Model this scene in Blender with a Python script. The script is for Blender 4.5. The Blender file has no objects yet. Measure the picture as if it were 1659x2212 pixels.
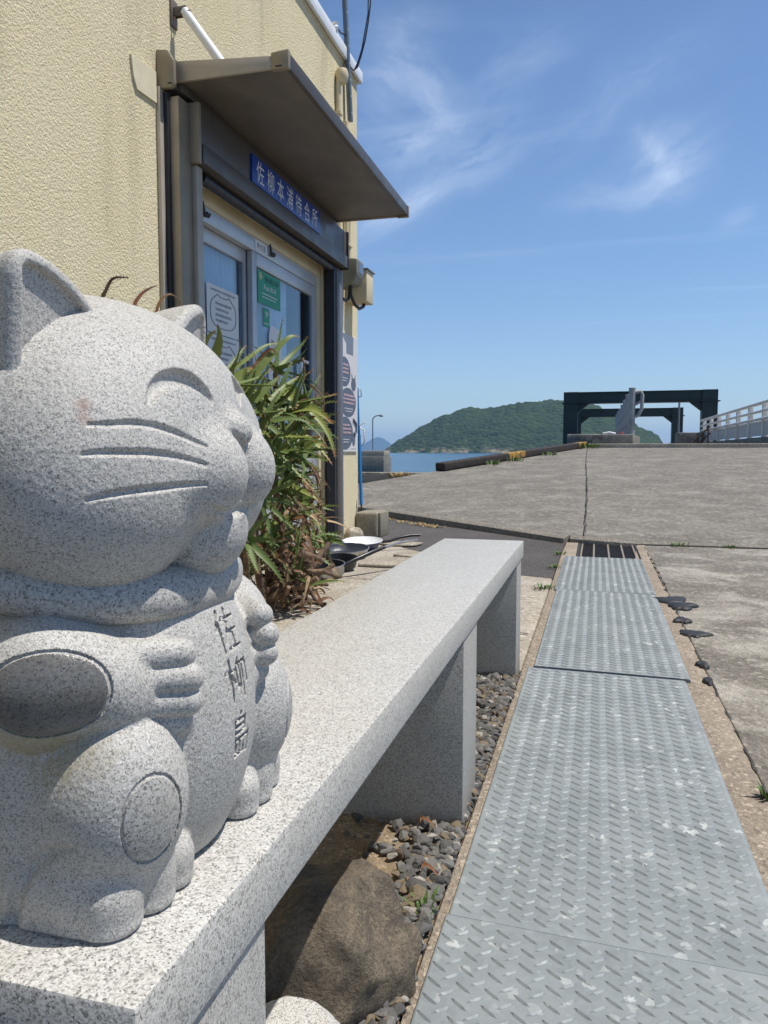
import bpy, bmesh, math, random
import numpy as np
from mathutils import Vector, Matrix, noise as mnoise
R_=math.radians
scene=bpy.context.scene
# ---------------------------------------------------------------- camera
CAMZ=0.703
cd=bpy.data.cameras.new('camera'); cam=bpy.data.objects.new('camera',cd); scene.collection.objects.link(cam)
cam.location=(0,0,CAMZ); cam.rotation_euler=(R_(90-4.4806),0,R_(15.4683))
cd.sensor_fit='VERTICAL'; cd.sensor_height=36; cd.sensor_width=27; cd.lens=27.0
cd.clip_start=.02; cd.clip_end=60000
scene.camera=cam
# ---------------------------------------------------------------- sky, sun, exposure
SUN_EL,SUN_AZ=68.0,82.0          # degrees; azimuth clockwise from +Y
w=bpy.data.worlds.new('World'); scene.world=w; w.use_nodes=True
SKY_STRENGTH=.120
def build_world():
    nt=w.node_tree; nt.nodes.clear(); L=nt.links.new
    out=nt.nodes.new('ShaderNodeOutputWorld'); bg=nt.nodes.new('ShaderNodeBackground')
    sky=nt.nodes.new('ShaderNodeTexSky'); sky.sky_type='NISHITA'; sky.sun_disc=False
    sky.sun_elevation=R_(SUN_EL); sky.sun_rotation=R_(SUN_AZ); sky.altitude=0
    sky.air_density=1.1; sky.dust_density=.25; sky.ozone_density=5.0
    tc=nt.nodes.new('ShaderNodeTexCoord')
    def mth(op,a,b=None,c=None):
        m=nt.nodes.new('ShaderNodeMath'); m.operation=op
        for i,x in enumerate((a,b,c)):
            if x is None: continue
            if isinstance(x,(int,float)): m.inputs[i].default_value=x
            else: L(x,m.inputs[i])
        return m.outputs[0]
    sep=nt.nodes.new('ShaderNodeSeparateXYZ'); L(tc.outputs['Generated'],sep.inputs[0])
    # thin high cirrus on a flat layer: direction / height
    zz=mth('MAXIMUM',sep.outputs[2],.03)
    px=mth('DIVIDE',sep.outputs[0],zz); py=mth('DIVIDE',sep.outputs[1],zz)
    cmb=nt.nodes.new('ShaderNodeCombineXYZ'); L(px,cmb.inputs[0]); L(py,cmb.inputs[1])
    mp=nt.nodes.new('ShaderNodeMapping'); mp.inputs['Rotation'].default_value=(0,0,R_(-38)); mp.inputs['Scale'].default_value=(.55,1.9,1); L(cmb.outputs[0],mp.inputs[0])
    nz=nt.nodes.new('ShaderNodeTexNoise'); nz.inputs['Scale'].default_value=.75; nz.inputs['Detail'].default_value=7; nz.inputs['Roughness'].default_value=.62; nz.inputs['Distortion'].default_value=.9
    L(mp.outputs[0],nz.inputs['Vector'])
    r=nt.nodes.new('ShaderNodeMapRange'); r.inputs[1].default_value=.53; r.inputs[2].default_value=.92; r.interpolation_type='SMOOTHSTEP'; L(nz.outputs[0],r.inputs[0])
    streak=mth('MULTIPLY',r.outputs[0],.34)
    tot=streak
    n2=nt.nodes.new('ShaderNodeTexNoise'); n2.inputs['Scale'].default_value=7; n2.inputs['Detail'].default_value=8; n2.inputs['Roughness'].default_value=.6; n2.inputs['Distortion'].default_value=.6
    L(tc.outputs['Generated'],n2.inputs['Vector'])
    warp=nt.nodes.new('ShaderNodeVectorMath'); warp.operation='MULTIPLY_ADD'; L(n2.outputs['Color'],warp.inputs[0]); warp.inputs[1].default_value=(.05,.05,.05); L(tc.outputs['Generated'],warp.inputs[2])
    for (a,b,wd,st) in CLOUDS:
        # a wisp of cloud stretched along the arc from direction a to direction b
        a=Vector(a).normalized(); b=Vector(b).normalized(); ax=(b-a); ln=ax.length; ax=ax/ln; mid=(a+b)/2+Vector((.025,.025,.025))
        sb=nt.nodes.new('ShaderNodeVectorMath'); sb.operation='SUBTRACT'; L(warp.outputs[0],sb.inputs[0]); sb.inputs[1].default_value=mid
        dt=nt.nodes.new('ShaderNodeVectorMath'); dt.operation='DOT_PRODUCT'; L(sb.outputs[0],dt.inputs[0]); dt.inputs[1].default_value=ax
        le=nt.nodes.new('ShaderNodeVectorMath'); le.operation='LENGTH'; L(sb.outputs[0],le.inputs[0])
        t2=mth('POWER',dt.outputs['Value'],2.) if False else mth('MULTIPLY',dt.outputs['Value'],dt.outputs['Value'])
        d2=mth('SUBTRACT',mth('MULTIPLY',le.outputs['Value'],le.outputs['Value']),t2)
        e=mth('ADD',mth('DIVIDE',t2,(ln*.55)**2),mth('DIVIDE',d2,wd*wd))
        g=mth('POWER',2.718,mth('MULTIPLY',e,-1.))
        p1=ax.orthogonal().normalized(); p2=ax.cross(p1); cv=nt.nodes.new('ShaderNodeCombineXYZ')
        for i_,(vec_,sc_) in enumerate(((ax,9.),(p1,46.),(p2,46.))):
            dd=nt.nodes.new('ShaderNodeVectorMath'); dd.operation='DOT_PRODUCT'; L(warp.outputs[0],dd.inputs[0]); dd.inputs[1].default_value=vec_*sc_; L(dd.outputs['Value'],cv.inputs[i_])
        n3=nt.nodes.new('ShaderNodeTexNoise'); n3.inputs['Scale'].default_value=1; n3.inputs['Detail'].default_value=7; n3.inputs['Roughness'].default_value=.55; n3.inputs['Distortion'].default_value=.4; L(cv.outputs[0],n3.inputs['Vector'])
        rr=nt.nodes.new('ShaderNodeMapRange'); rr.inputs[1].default_value=.30; rr.inputs[2].default_value=.80; L(n3.outputs[0],rr.inputs[0])
        tot=mth('ADD',tot,mth('MULTIPLY',mth('MULTIPLY',g,st),rr.outputs[0]))
    fade=nt.nodes.new('ShaderNodeMapRange'); fade.inputs[1].default_value=.06; fade.inputs[2].default_value=.3; L(sep.outputs[2],fade.inputs[0])
    fac=mth('MINIMUM',mth('MULTIPLY',mth('MULTIPLY',tot,.88),fade.outputs[0]),.8)
    mix=nt.nodes.new('ShaderNodeMixRGB'); mix.inputs[2].default_value=(8.2,8.6,9.4,1); L(fac,mix.inputs[0]); L(sky.outputs[0],mix.inputs[1])
    zen=nt.nodes.new('ShaderNodeMapRange'); zen.interpolation_type='SMOOTHSTEP'; zen.inputs[1].default_value=.42; zen.inputs[2].default_value=.80; zen.inputs[3].default_value=1; zen.inputs[4].default_value=.22; L(sep.outputs[2],zen.inputs[0])
    deep=nt.nodes.new('ShaderNodeMixRGB'); deep.blend_type='MULTIPLY'; deep.inputs[0].default_value=1; L(mix.outputs[0],deep.inputs[1]); tint=nt.nodes.new('ShaderNodeVectorMath'); tint.operation='MULTIPLY'; L(zen.outputs[0],tint.inputs[0]); tint.inputs[1].default_value=(.95,1.0,1.07); L(tint.outputs[0],deep.inputs[2])   # upper sky dimmed on purpose to weaken its fill light
    L(deep.outputs[0],bg.inputs[0]); bg.inputs[1].default_value=SKY_STRENGTH; L(bg.outputs[0],out.inputs[0])
CLOUDS=[((-0.216, 0.8797, 0.4238),(-0.1743, 0.899, 0.4018),0.02,0.42),
((-0.172, 0.9013, 0.3975),(-0.1872, 0.9103, 0.3692),0.02,0.42),
((-0.1846, 0.9109, 0.3691),(-0.2475, 0.9055, 0.3447),0.022,0.5),
((-0.1057, 0.9246, 0.366),(-0.1988, 0.927, 0.318),0.026,0.45),
((-0.1937, 0.9298, 0.3131),(-0.2894, 0.9195, 0.266),0.022,0.55),
((0.101, 0.9356, 0.3384),(0.0294, 0.951, 0.3079),0.03,0.55),
((0.0679, 0.9403, 0.3336),(0.0489, 0.9454, 0.3221),0.026,0.4),
((0.0648, 0.9518, 0.2998),(-0.0483, 0.9539, 0.2963),0.018,0.28),
((-0.0335, 0.8962, 0.4423),(-0.1456, 0.9026, 0.4051),0.022,0.22),
((0.0809, 0.9026, 0.4229),(-0.0432, 0.9346, 0.353),0.022,0.26),
((-0.2418, 0.8555, 0.4579),(-0.1938, 0.876, 0.4417),0.035,0.26),
((-0.2606, 0.8644, 0.43),(-0.2175, 0.8862, 0.4091),0.05,0.22),
((0.1669, 0.9502, 0.263),(0.1303, 0.9574, 0.2578),0.016,0.25)]
build_world()
sl=bpy.data.lights.new('sun','SUN'); sl.energy=5.0; sl.angle=R_(.53); sl.color=(1,.965,.91)
so=bpy.data.objects.new('sun',sl); scene.collection.objects.link(so)
sd=Vector((math.sin(R_(SUN_AZ))*math.cos(R_(SUN_EL)),math.cos(R_(SUN_AZ))*math.cos(R_(SUN_EL)),math.sin(R_(SUN_EL))))
so.rotation_euler=sd.to_track_quat('Z','Y').to_euler(); so.location=(6,-3,12)
vs=scene.view_settings; vs.view_transform='Standard'; vs.look='None'; vs.exposure=0.06; vs.gamma=1; vs.use_curve_mapping=False
scene.cycles.max_bounces=8; scene.cycles.diffuse_bounces=3; scene.cycles.volume_bounces=1
scene.cycles.use_denoising=True
# ---------------------------------------------------------------- helpers
col=scene.collection
WL={}
class MB:
    def __init__(s): s.v=[]; s.f=[]; s.n=0
    def add(s,v,f):
        s.v+= [tuple(x) for x in v]; s.f+=[tuple(i+s.n for i in q) for q in f]; s.n+=len(v); return s
    def box(s,x0,y0,z0,x1,y1,z1):
        return s.add([(x,y,z) for z in(z0,z1) for y in(y0,y1) for x in(x0,x1)],[(0,2,3,1),(4,5,7,6),(0,1,5,4),(2,6,7,3),(0,4,6,2),(1,3,7,5)])
    def obox(s,c,ax,ay,az,hx,hy,hz):
        c=Vector(c); ax=Vector(ax).normalized()*hx; ay=Vector(ay).normalized()*hy; az=Vector(az).normalized()*hz
        return s.add([c+ax*i+ay*j+az*k for k in(-1,1) for j in(-1,1) for i in(-1,1)],[(0,2,3,1),(4,5,7,6),(0,1,5,4),(2,6,7,3),(0,4,6,2),(1,3,7,5)])
    def prism(s,poly,ax,a,b):
        # polygon in the two other axes, extruded along axis ax from a to b
        def P(p,t):
            q=[p[0],p[1]]; q.insert(ax,t); return tuple(q)
        n=len(poly); v=[P(p,a) for p in poly]+[P(p,b) for p in poly]
        f=[tuple(range(n)),tuple(range(2*n-1,n-1,-1))]+[(i,n+i,n+(i+1)%n,(i+1)%n) for i in range(n)]
        return s.add(v,f)
    def tube(s,pts,rad,n=10,caps=True):
        pts=[Vector(p) for p in pts]; m=len(pts)
        if isinstance(rad,(int,float)): rad=[rad]*m
        v=[];f=[];up=None
        for i,p in enumerate(pts):
            t=(pts[min(i+1,m-1)]-pts[max(i-1,0)]).normalized()
            if up is None: up=t.orthogonal().normalized()
            a=(up-t*up.dot(t))
            a=a.normalized() if a.length>1e-6 else t.orthogonal().normalized()
            up=a; b=t.cross(a)
            for k in range(n):
                th=2*math.pi*k/n; v.append(p+(a*math.cos(th)+b*math.sin(th))*rad[i])
        for i in range(m-1):
            for k in range(n): f.append((i*n+k,i*n+(k+1)%n,(i+1)*n+(k+1)%n,(i+1)*n+k))
        if caps: f.append(tuple(range(n-1,-1,-1))); f.append(tuple((m-1)*n+k for k in range(n)))
        return s.add(v,f)
    def lathe(s,prof,c,n=40,top=True):
        v=[];f=[];m=len(prof)
        for r,z in prof:
            for k in range(n):
                th=2*math.pi*k/n; v.append((c[0]+r*math.cos(th),c[1]+r*math.sin(th),c[2]+z))
        for i in range(m-1):
            for k in range(n): f.append((i*n+k,i*n+(k+1)%n,(i+1)*n+(k+1)%n,(i+1)*n+k))
        f.append(tuple(range(n-1,-1,-1)))
        if top: f.append(tuple((m-1)*n+k for k in range(n)))
        return s.add(v,f)
    def obj(s,name,mat,parent=None,bevel=0,seg=2,smooth=None,loc=None):
        me=bpy.data.meshes.new(name); me.from_pydata(s.v,[],s.f)
        bm=bmesh.new(); bm.from_mesh(me)
        bmesh.ops.recalc_face_normals(bm,faces=bm.faces)
        if bevel:
            es=[e for e in bm.edges if len(e.link_faces)==2 and e.calc_face_angle(0)>R_(25)]
            bmesh.ops.bevel(bm,geom=es,offset=bevel,segments=seg,profile=.5,affect='EDGES',clamp_overlap=True)
        bm.to_mesh(me); bm.free()
        if smooth is None: smooth=30 if bevel else 0
        if smooth:
            me.polygons.foreach_set('use_smooth',[True]*len(me.polygons)); me.set_sharp_from_angle(angle=R_(smooth))
        return link(name,me,mat,parent,loc)
def link(name,me,mat,parent=None,loc=None):
    o=bpy.data.objects.new(name,me); col.objects.link(o)
    if mat is not None: me.materials.append(mat)
    if parent is not None:
        L=WL[parent.name]; me.transform(Matrix.Translation(-L)); o.parent=parent; WL[o.name]=L
    else:
        if loc is None:
            n=len(me.vertices); a=np.empty(n*3,np.float32); me.vertices.foreach_get('co',a); a=a.reshape(-1,3)
            lo,hi=a.min(0),a.max(0); loc=((lo[0]+hi[0])/2,(lo[1]+hi[1])/2,lo[2])
        L=Vector([float(x) for x in loc]); me.transform(Matrix.Translation(-L)); o.location=L; WL[o.name]=L
    return o
def tag(o,label=None,cat=None,group=None,kind=None):
    if label:o['label']=label
    if cat:o['category']=cat
    if group:o['group']=group
    if kind:o['kind']=kind
    return o
def thing(name,label,cat,loc,group=None):
    o=bpy.data.objects.new(name,None); col.objects.link(o); o.location=loc; o.empty_display_size=.1
    WL[o.name]=Vector(loc); return tag(o,label,cat,group)
def copy_tree(o,parent=None,off=None):
    c=o.copy(); col.objects.link(c)
    if parent is not None: c.parent=parent
    if off is not None: c.location=Vector(o.location)+Vector(off)
    for ch in list(o.children): copy_tree(ch,c)
    return c
def struct(o): o['kind']='structure'; return o
def smoothall(me): me.polygons.foreach_set('use_smooth',[True]*len(me.polygons))
def textmesh(body,size,shear=0):
    cu=bpy.data.curves.new('lettering','FONT'); cu.body=body; cu.size=size; cu.align_x='CENTER'; cu.align_y='CENTER'; cu.shear=shear; cu.extrude=0
    t=bpy.data.objects.new('lettering',cu); col.objects.link(t)
    dg=bpy.context.evaluated_depsgraph_get(); me=bpy.data.meshes.new_from_object(t.evaluated_get(dg))
    bpy.data.objects.remove(t); bpy.data.curves.remove(cu)
    return me
def wall_text(body,size,X,Y,Z,mat,parent,name='lettering',sx=1,bold=0):
    """lettering on a plane facing +X"""
    me=textmesh(body,size)
    n=len(me.vertices); a=np.empty(n*3,np.float32); me.vertices.foreach_get('co',a); a=a.reshape(-1,3)
    if n==0: return None
    c=(a.min(0)+a.max(0))/2; b=np.stack([np.full(n,X),Y+(a[:,0]-c[0])*sx,Z+(a[:,1]-c[1])],1)
    me.vertices.foreach_set('co',b.astype(np.float32).ravel()); me.update()
    return link(name,me,mat,parent)
# pixel (of the 1659 x 2212 view of the photograph) to a point: used to read measurements off the photograph
_f=1659.;_F=Vector((-.26588987,.96083281,-.07812098));_R=Vector((.96377823,.26670495,0));_U=Vector((-.02083525,.0752913,.99694389))
def at(u,v,ax,val):
    d=_R*((u-829.5)/_f)+_U*((1106-v)/_f)+_F; c=Vector((0,0,CAMZ)); return c+d*((val-c[ax])/d[ax])
# ---------------------------------------------------------------- materials
class NT:
    def __init__(s,name):
        s.m=bpy.data.materials.new(name); s.m.use_nodes=True; s.t=s.m.node_tree; s.t.nodes.clear()
        s.out=s.n('OutputMaterial'); s.b=s.n('BsdfPrincipled'); s.t.links.new(s.b.outputs[0],s.out.inputs[0])
        s.co=s.n('TexCoord').outputs['Object']
    def n(s,ty,**k): 
        x=s.t.nodes.new('ShaderNode'+ty)
        for a,v in k.items(): setattr(x,a,v)
        return x
    def put(s,sock,v):
        if isinstance(v,bpy.types.NodeSocket): s.t.links.new(v,sock)
        elif isinstance(v,(tuple,list)) and len(v)==3 and sock.type=='RGBA': sock.default_value=(*v,1)
        else: sock.default_value=v
    def set(s,**k):
        for a,v in k.items(): s.put(s.b.inputs[a.replace('_',' ')],v)
        return s
    def noise(s,scale,detail=4,rough=.55,vec=None,dist=0,color=False):
        x=s.n('TexNoise'); s.put(x.inputs['Vector'],vec or s.co); x.inputs['Scale'].default_value=scale; x.inputs['Detail'].default_value=detail; x.inputs['Roughness'].default_value=rough; x.inputs['Distortion'].default_value=dist
        return x.outputs['Color' if color else 0]
    def vor(s,scale,feat='F1',out='Distance',vec=None,rnd=1):
        x=s.n('TexVoronoi',feature=feat); s.put(x.inputs['Vector'],vec or s.co); x.inputs['Scale'].default_value=scale; x.inputs['Randomness'].default_value=rnd
        return x.outputs[out]
    def ramp(s,fac,stops,interp='LINEAR'):
        x=s.n('ValToRGB'); s.put(x.inputs[0],fac); r=x.color_ramp; r.interpolation=interp
        while len(r.elements)<len(stops): r.elements.new(.5)
        for e,(p,c) in zip(r.elements,stops):
            e.position=p; e.color=(*c,1) if isinstance(c,(tuple,list)) else (c,c,c,1)
        return x.outputs[0]
    def rng(s,fac,a,b,c=0,d=1):
        x=s.n('MapRange'); s.put(x.inputs[0],fac)
        for i,v in enumerate((a,b,c,d)): x.inputs[i+1].default_value=v
        return x.outputs[0]
    def mix(s,fac,a,b,mode='MIX'):
        x=s.n('MixRGB',blend_type=mode); s.put(x.inputs[0],fac); s.put(x.inputs[1],a if not isinstance(a,float) else (a,a,a)); s.put(x.inputs[2],b if not isinstance(b,float) else (b,b,b)); return x.outputs[0]
    def math(s,op,a,b=0.,c=None):
        x=s.n('Math',operation=op); s.put(x.inputs[0],a); s.put(x.inputs[1],b)
        if c is not None: s.put(x.inputs[2],c)
        return x.outputs[0]
    def map(s,scale=(1,1,1),rot=(0,0,0),loc=(0,0,0),vec=None):
        x=s.n('Mapping'); s.put(x.inputs[0],vec or s.co); x.inputs['Scale'].default_value=scale; x.inputs['Rotation'].default_value=rot; x.inputs['Location'].default_value=loc; return x.outputs[0]
    def sep(s,vec=None):
        x=s.n('SeparateXYZ'); s.put(x.inputs[0],vec or s.co); return x.outputs
    def bump(s,h,strength=.5,dist=.01,prev=None):
        x=s.n('Bump'); s.put(x.inputs['Height'],h); x.inputs['Strength'].default_value=strength; x.inputs['Distance'].default_value=dist
        if prev is not None: s.put(x.inputs['Normal'],prev)
        return x.outputs[0]
def plain(name,c,rough=.5,metal=0,var=.12,scale=8,bump=0,bscale=200,spec=.5):
    t=NT(name); n=t.noise(scale,5,.6)
    a=tuple(x*(1-var) for x in c); b=tuple(min(1,x*(1+var)) for x in c)
    t.set(Base_Color=t.ramp(n,[(.3,a),(.7,b)]),Roughness=t.rng(t.noise(scale*3,3),.3,.7,max(0,rough-.08),min(1,rough+.08)),Metallic=metal)
    t.b.inputs['Specular IOR Level'].default_value=spec
    if bump: t.set(Normal=t.bump(t.noise(bscale,3),bump,.002))
    return t.m
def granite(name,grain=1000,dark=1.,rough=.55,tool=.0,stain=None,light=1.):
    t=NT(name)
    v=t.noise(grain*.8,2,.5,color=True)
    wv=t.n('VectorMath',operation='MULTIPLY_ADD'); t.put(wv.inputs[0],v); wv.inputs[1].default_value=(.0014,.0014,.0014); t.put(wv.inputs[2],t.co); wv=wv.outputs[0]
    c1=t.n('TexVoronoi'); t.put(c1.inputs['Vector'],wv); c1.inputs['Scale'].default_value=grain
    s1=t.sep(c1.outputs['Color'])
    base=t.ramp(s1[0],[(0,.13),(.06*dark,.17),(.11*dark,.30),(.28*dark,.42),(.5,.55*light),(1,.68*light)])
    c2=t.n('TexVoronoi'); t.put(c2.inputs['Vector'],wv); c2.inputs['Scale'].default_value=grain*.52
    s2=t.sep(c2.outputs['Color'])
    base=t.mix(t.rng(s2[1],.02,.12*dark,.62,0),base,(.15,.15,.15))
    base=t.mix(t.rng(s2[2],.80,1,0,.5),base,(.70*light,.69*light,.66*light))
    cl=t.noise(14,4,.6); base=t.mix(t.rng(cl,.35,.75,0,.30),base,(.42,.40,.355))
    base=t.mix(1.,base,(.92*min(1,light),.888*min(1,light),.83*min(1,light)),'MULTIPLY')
    if stain:
        for (pt,rad,colr,amt) in stain:
            vm=t.n('VectorMath',operation='DISTANCE'); t.put(vm.inputs[0],t.mix(.035,t.co,t.noise(30,4,color=True),'ADD') if False else t.co); vm.inputs[1].default_value=pt
            d=t.math('ADD',vm.outputs['Value'],t.math('MULTIPLY',t.math('SUBTRACT',t.noise(150,5,.7),.5),rad*3.2))
            base=t.mix(t.rng(d,rad*1.5,rad*.5,0,amt),base,colr)
    t.set(Base_Color=base,Roughness=rough)
    h=t.noise(grain*.6,3,.6)
    nb=t.bump(h,.25,.0012)
    if tool:
        h2=t.math('ADD',t.noise(430,3,.7,vec=t.map((1,1,.40))),t.math('MULTIPLY',t.vor(300),.7))
        nb=t.bump(h2,tool,.0028,nb)
    t.set(Normal=nb)
    return t.m
# ---------------------------------------------------------------- the setting's materials
def m_concrete(name,c,spots=.5,rough=.85,bump=.5,streak=None,grain=260,white=0.):
    t=NT(name)
    n=t.noise(1.3,6,.65); n2=t.noise(22,5,.7); n3=t.noise(grain,3,.6)
    a=tuple(x*.72 for x in c); b=tuple(min(1,x*1.22) for x in c)
    base=t.mix(t.rng(n,.3,.7),a,b)
    base=t.mix(t.rng(n2,.35,.75,0,spots),base,tuple(x*.55 for x in c))
    n4=t.noise(5.5,6,.7,dist=.3); base=t.mix(t.rng(n4,.42,.68,0,.55),base,tuple(x*.62 for x in c)); base=t.mix(t.rng(t.noise(70,4,.7),.52,.68,0,.5),base,tuple(min(1,x*1.55) for x in c))
    base=t.mix(t.rng(n3,.35,.65,.35,0),base,tuple(x*.42 for x in c))
    v=t.n('TexVoronoi'); t.put(v.inputs['Vector'],t.co); v.inputs['Scale'].default_value=grain*.55
    s=t.sep(v.outputs['Color'])
    base=t.mix(t.rng(s[0],.80,1,0,.5),base,tuple(min(1,x*1.9) for x in c))
    base=t.mix(t.rng(s[1],.82,1,0,.6),base,tuple(x*.3 for x in c))
    if white:
        wn=t.noise(2.6,7,.72,dist=.6); base=t.mix(t.math('MULTIPLY',t.rng(wn,.47,.66,0,white),t.rng(n3,.3,.6,.3,1)),base,(.52,.49,.43))
    if streak:
        sn=t.noise(6,5,.6,vec=t.map(streak)); base=t.mix(t.rng(sn,.4,.7,0,.4),base,tuple(x*.6 for x in c))
    t.set(Base_Color=base,Roughness=rough)
    h=t.math('ADD',n3,t.math('MULTIPLY',n2,.9))
    h=t.math('ADD',h,t.math('MULTIPLY',t.vor(grain*.55),.5))
    t.set(Normal=t.bump(h,bump,.006)); t.b.inputs['Specular IOR Level'].default_value=.25
    return t.m
M_APRON=m_concrete('exposed_concrete',(.262,.236,.202),.55,.9,.9,white=.9,grain=110)
M_RAMP=m_concrete('ramp_concrete',(.232,.212,.184),.6,.9,1.0,(16,.7,1),grain=60,white=.35)
M_PAD=m_concrete('rough_slab',(.40,.35,.28),.4,.9,.7,grain=120,white=.4)
M_MORTAR=m_concrete('mortar',(.38,.315,.245),.4,.95,.8,grain=230)
M_KERB=m_concrete('kerb_concrete',(.27,.245,.21),.5,.9,.6,grain=160)
M_BLOCK=m_concrete('block_concrete',(.31,.28,.215),.4,.9,.5,grain=330)
M_ASPH=m_concrete('asphalt',(.115,.105,.10),.4,.9,.8,grain=210)
M_SOIL=m_concrete('sandy_soil',(.34,.255,.165),.5,.95,1.0,grain=300,white=.3)
M_QUAY=m_concrete('quay_concrete',(.25,.235,.205),.5,.9,.4,(1,1,6),grain=20)
M_TAR=plain('tar',(.022,.021,.021),.55,bump=.6,bscale=120)
M_DARK=plain('dark_void',(.012,.012,.012),.9)
def m_galv():
    t=NT('galvanised_plate')
    v=t.n('TexVoronoi'); t.put(v.inputs['Vector'],t.map((1,1,1),vec=None)); v.inputs['Scale'].default_value=80; v.inputs['Randomness'].default_value=1
    dn=t.noise(40,3,.6,color=True)
    vm=t.n('VectorMath',operation='MULTIPLY_ADD'); t.put(vm.inputs[0],dn); vm.inputs[1].default_value=(.02,.02,.02); t.put(vm.inputs[2],t.co); t.put(v.inputs['Vector'],vm.outputs[0])
    s=t.sep(v.outputs['Color'])
    big=t.noise(5,5,.6); fine=t.noise(120,4,.6)
    base=t.mix(t.rng(big,.3,.7),(.20,.225,.23),(.30,.325,.33))
    base=t.mix(t.rng(s[0],.2,1,0,.35),base,(.32,.345,.35))
    base=t.mix(t.rng(t.noise(16,6,.7),.5,.7,0,.45),base,(.18,.20,.205))
    base=t.mix(t.math('MULTIPLY',t.rng(s[1],.91,.95,0,.7),t.rng(t.noise(9,3),.42,.62,0,1)),base,(.58,.60,.58))
    base=t.mix(t.rng(fine,.3,.7,0,.2),base,(.25,.255,.25))
    t.set(Base_Color=base,Metallic=.15,Roughness=t.rng(s[2],0,1,.50,.66)); t.b.inputs['Specular IOR Level'].default_value=.3
    t.set(Normal=t.bump(t.math('ADD',fine,t.math('MULTIPLY',big,3)),.12,.004))
    return t.m
M_GALV=m_galv()
M_RUST=plain('rusty_steel',(.10,.055,.035),.75,.2,var=.5,scale=30,bump=.4)
M_GDARK=plain('dark_grate_steel',(.045,.04,.036),.6,.3,var=.3,scale=40)
M_GRATE=plain('worn_grate_steel',(.30,.25,.19),.6,.5,var=.45,scale=40,bump=.3)
# ---------------------------------------------------------------- ground, paving
def sheet(name,pts,z,mat,depth=.12,bevel=0):
    mb=MB(); mb.prism(pts,2,z-depth,z); return struct(mb.obj(name,mat,bevel=bevel))
struct(MB().box(-14,-14,-.9,16,9.0,-.30).obj('ground',M_SOIL))
PL,PR=-.205,.275
sheet('soil_bed',[(-.60,.28),(-.222,.28),(-.222,2.46),(-.60,2.46)],0,M_SOIL)
sheet('unseen_dark_yard',[(-1.93,-9),(-.222,-9),(-.222,.277),(-.603,.277),(-.603,2.2),(-1.93,2.2)],-.002,M_ASPH)  # unseen ground, made dark so less light bounces onto the cat
sheet('unseen_dark_paving',[(.352,-9),(9,-9),(9,.55),(.352,.55)],-.002,M_ASPH)  # added dark surface behind the camera, out of view, to cut bounced light
sheet('concrete_apron',[(.352,.553),(9,.553),(9,6.02),(.365,6.04),(.352,3)],.002,M_APRON,bevel=.006)
sheet('right_margin',[(PR-.03,-3),(.3512,-3),(.3512,3),(.3642,6.05),(.30,6.06),(PR-.03,5.1)],.003,M_MORTAR,bevel=.004)
sheet('left_margin',[(-.219,-3),(PL+.03,-3),(PL+.03,5.2),(-.125,5.2),(-.125,6.06),(-.215,6.08),(-.222,5.4),(-.219,4.3)],.005,M_MORTAR,bevel=.004)
pad_edge=[(-.224,4.33),(-.474,4.43),(-.80,4.72),(-1.10,5.16),(-1.35,5.45),(-1.60,5.78),(-1.93,6.0)]
sheet('concrete_pad',[(-1.93,2.21),(-.61,2.21),(-.61,2.47),(-.222,2.47)]+pad_edge,.0,M_PAD,bevel=.01)
kf=[(-6.0,11.6),(-2.41,8.23),(-1.19,7.05),(-.19,6.12)]
ap=[(p[0],p[1]+.02,-.004) for p in pad_edge]+[(-1.93,6.02,-.004),(-2.4,6.2,-.004),(-7,6.2,-.004)]+[(kf[0][0],kf[0][1],.0),(kf[1][0],kf[1][1]-.03,.0),(kf[2][0],kf[2][1]-.03,.0),(kf[3][0],kf[3][1]-.02,-.002)]+[(-.226,6.08,-.004),(-.226,4.36,-.004)]
mb=MB(); n=len(ap); mb.add([p for p in ap]+[(p[0],p[1],-.2) for p in ap],[tuple(range(n))]+[(i,n+i,n+(i+1)%n,(i+1)%n) for i in range(n)]); struct(mb.obj('asphalt',M_ASPH))
# broken slab pieces beside the pans
def slab_piece(c,r,h,seed,label,sx=1.4):
    rnd=random.Random(seed); n=11; pts=[]
    for k in range(n):
        a=2*math.pi*k/n; q=r*(.8+.35*rnd.random()); pts.append((c[0]+q*sx*math.cos(a),c[1]+q*math.sin(a)))
    mb=MB(); mb.prism(pts,2,.002,h)
    return tag(mb.obj('broken_slab',M_PAD,bevel=.012,seg=3),label,'concrete slab','broken slabs on the pad')
slab_piece((-1.20,4.62),.20,.022,3,'cracked concrete slab piece lying nearest the granite bench')
slab_piece((-1.42,5.60),.12,.018,8,'small raised concrete piece under the white pan handle')
slab_piece((-1.12,5.0),.13,.02,21,'thin pale concrete piece at the asphalt edge')
# drain channel
mb=MB(); mb.box(-.30,4.9,-.29,.40,6.1,-.26); mb.box(-.21,4.9,-.26,-.13,6.06,-.02); mb.box(.295,4.9,-.26,.35,6.06,-.02)
struct(mb.obj('drain_channel',M_DARK))
g=thing('drain_grate','dark drain grate with pale worn bars past the last steel plate','drain grate',(.09,5.63,-.02))
mb=MB()
for y in np.arange(5.22,6.06,.028): mb.box(-.10,y,-.030,.285,y+.009,-.008)
mb.obj('cross_bars',M_GDARK,g)
for i,x in enumerate((-.100,-.015,.085,.180,.262)):
    MB().box(x,5.2,-.034,x+.013,6.055,.001).obj('main_bar',M_GRATE,g,bevel=.002)
mb=MB(); mb.box(-.122,5.2,-.05,-.104,6.058,.003); mb.box(.282,5.2,-.05,.294,6.058,.003); mb.obj('grate_frame',M_GDARK,g)
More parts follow.
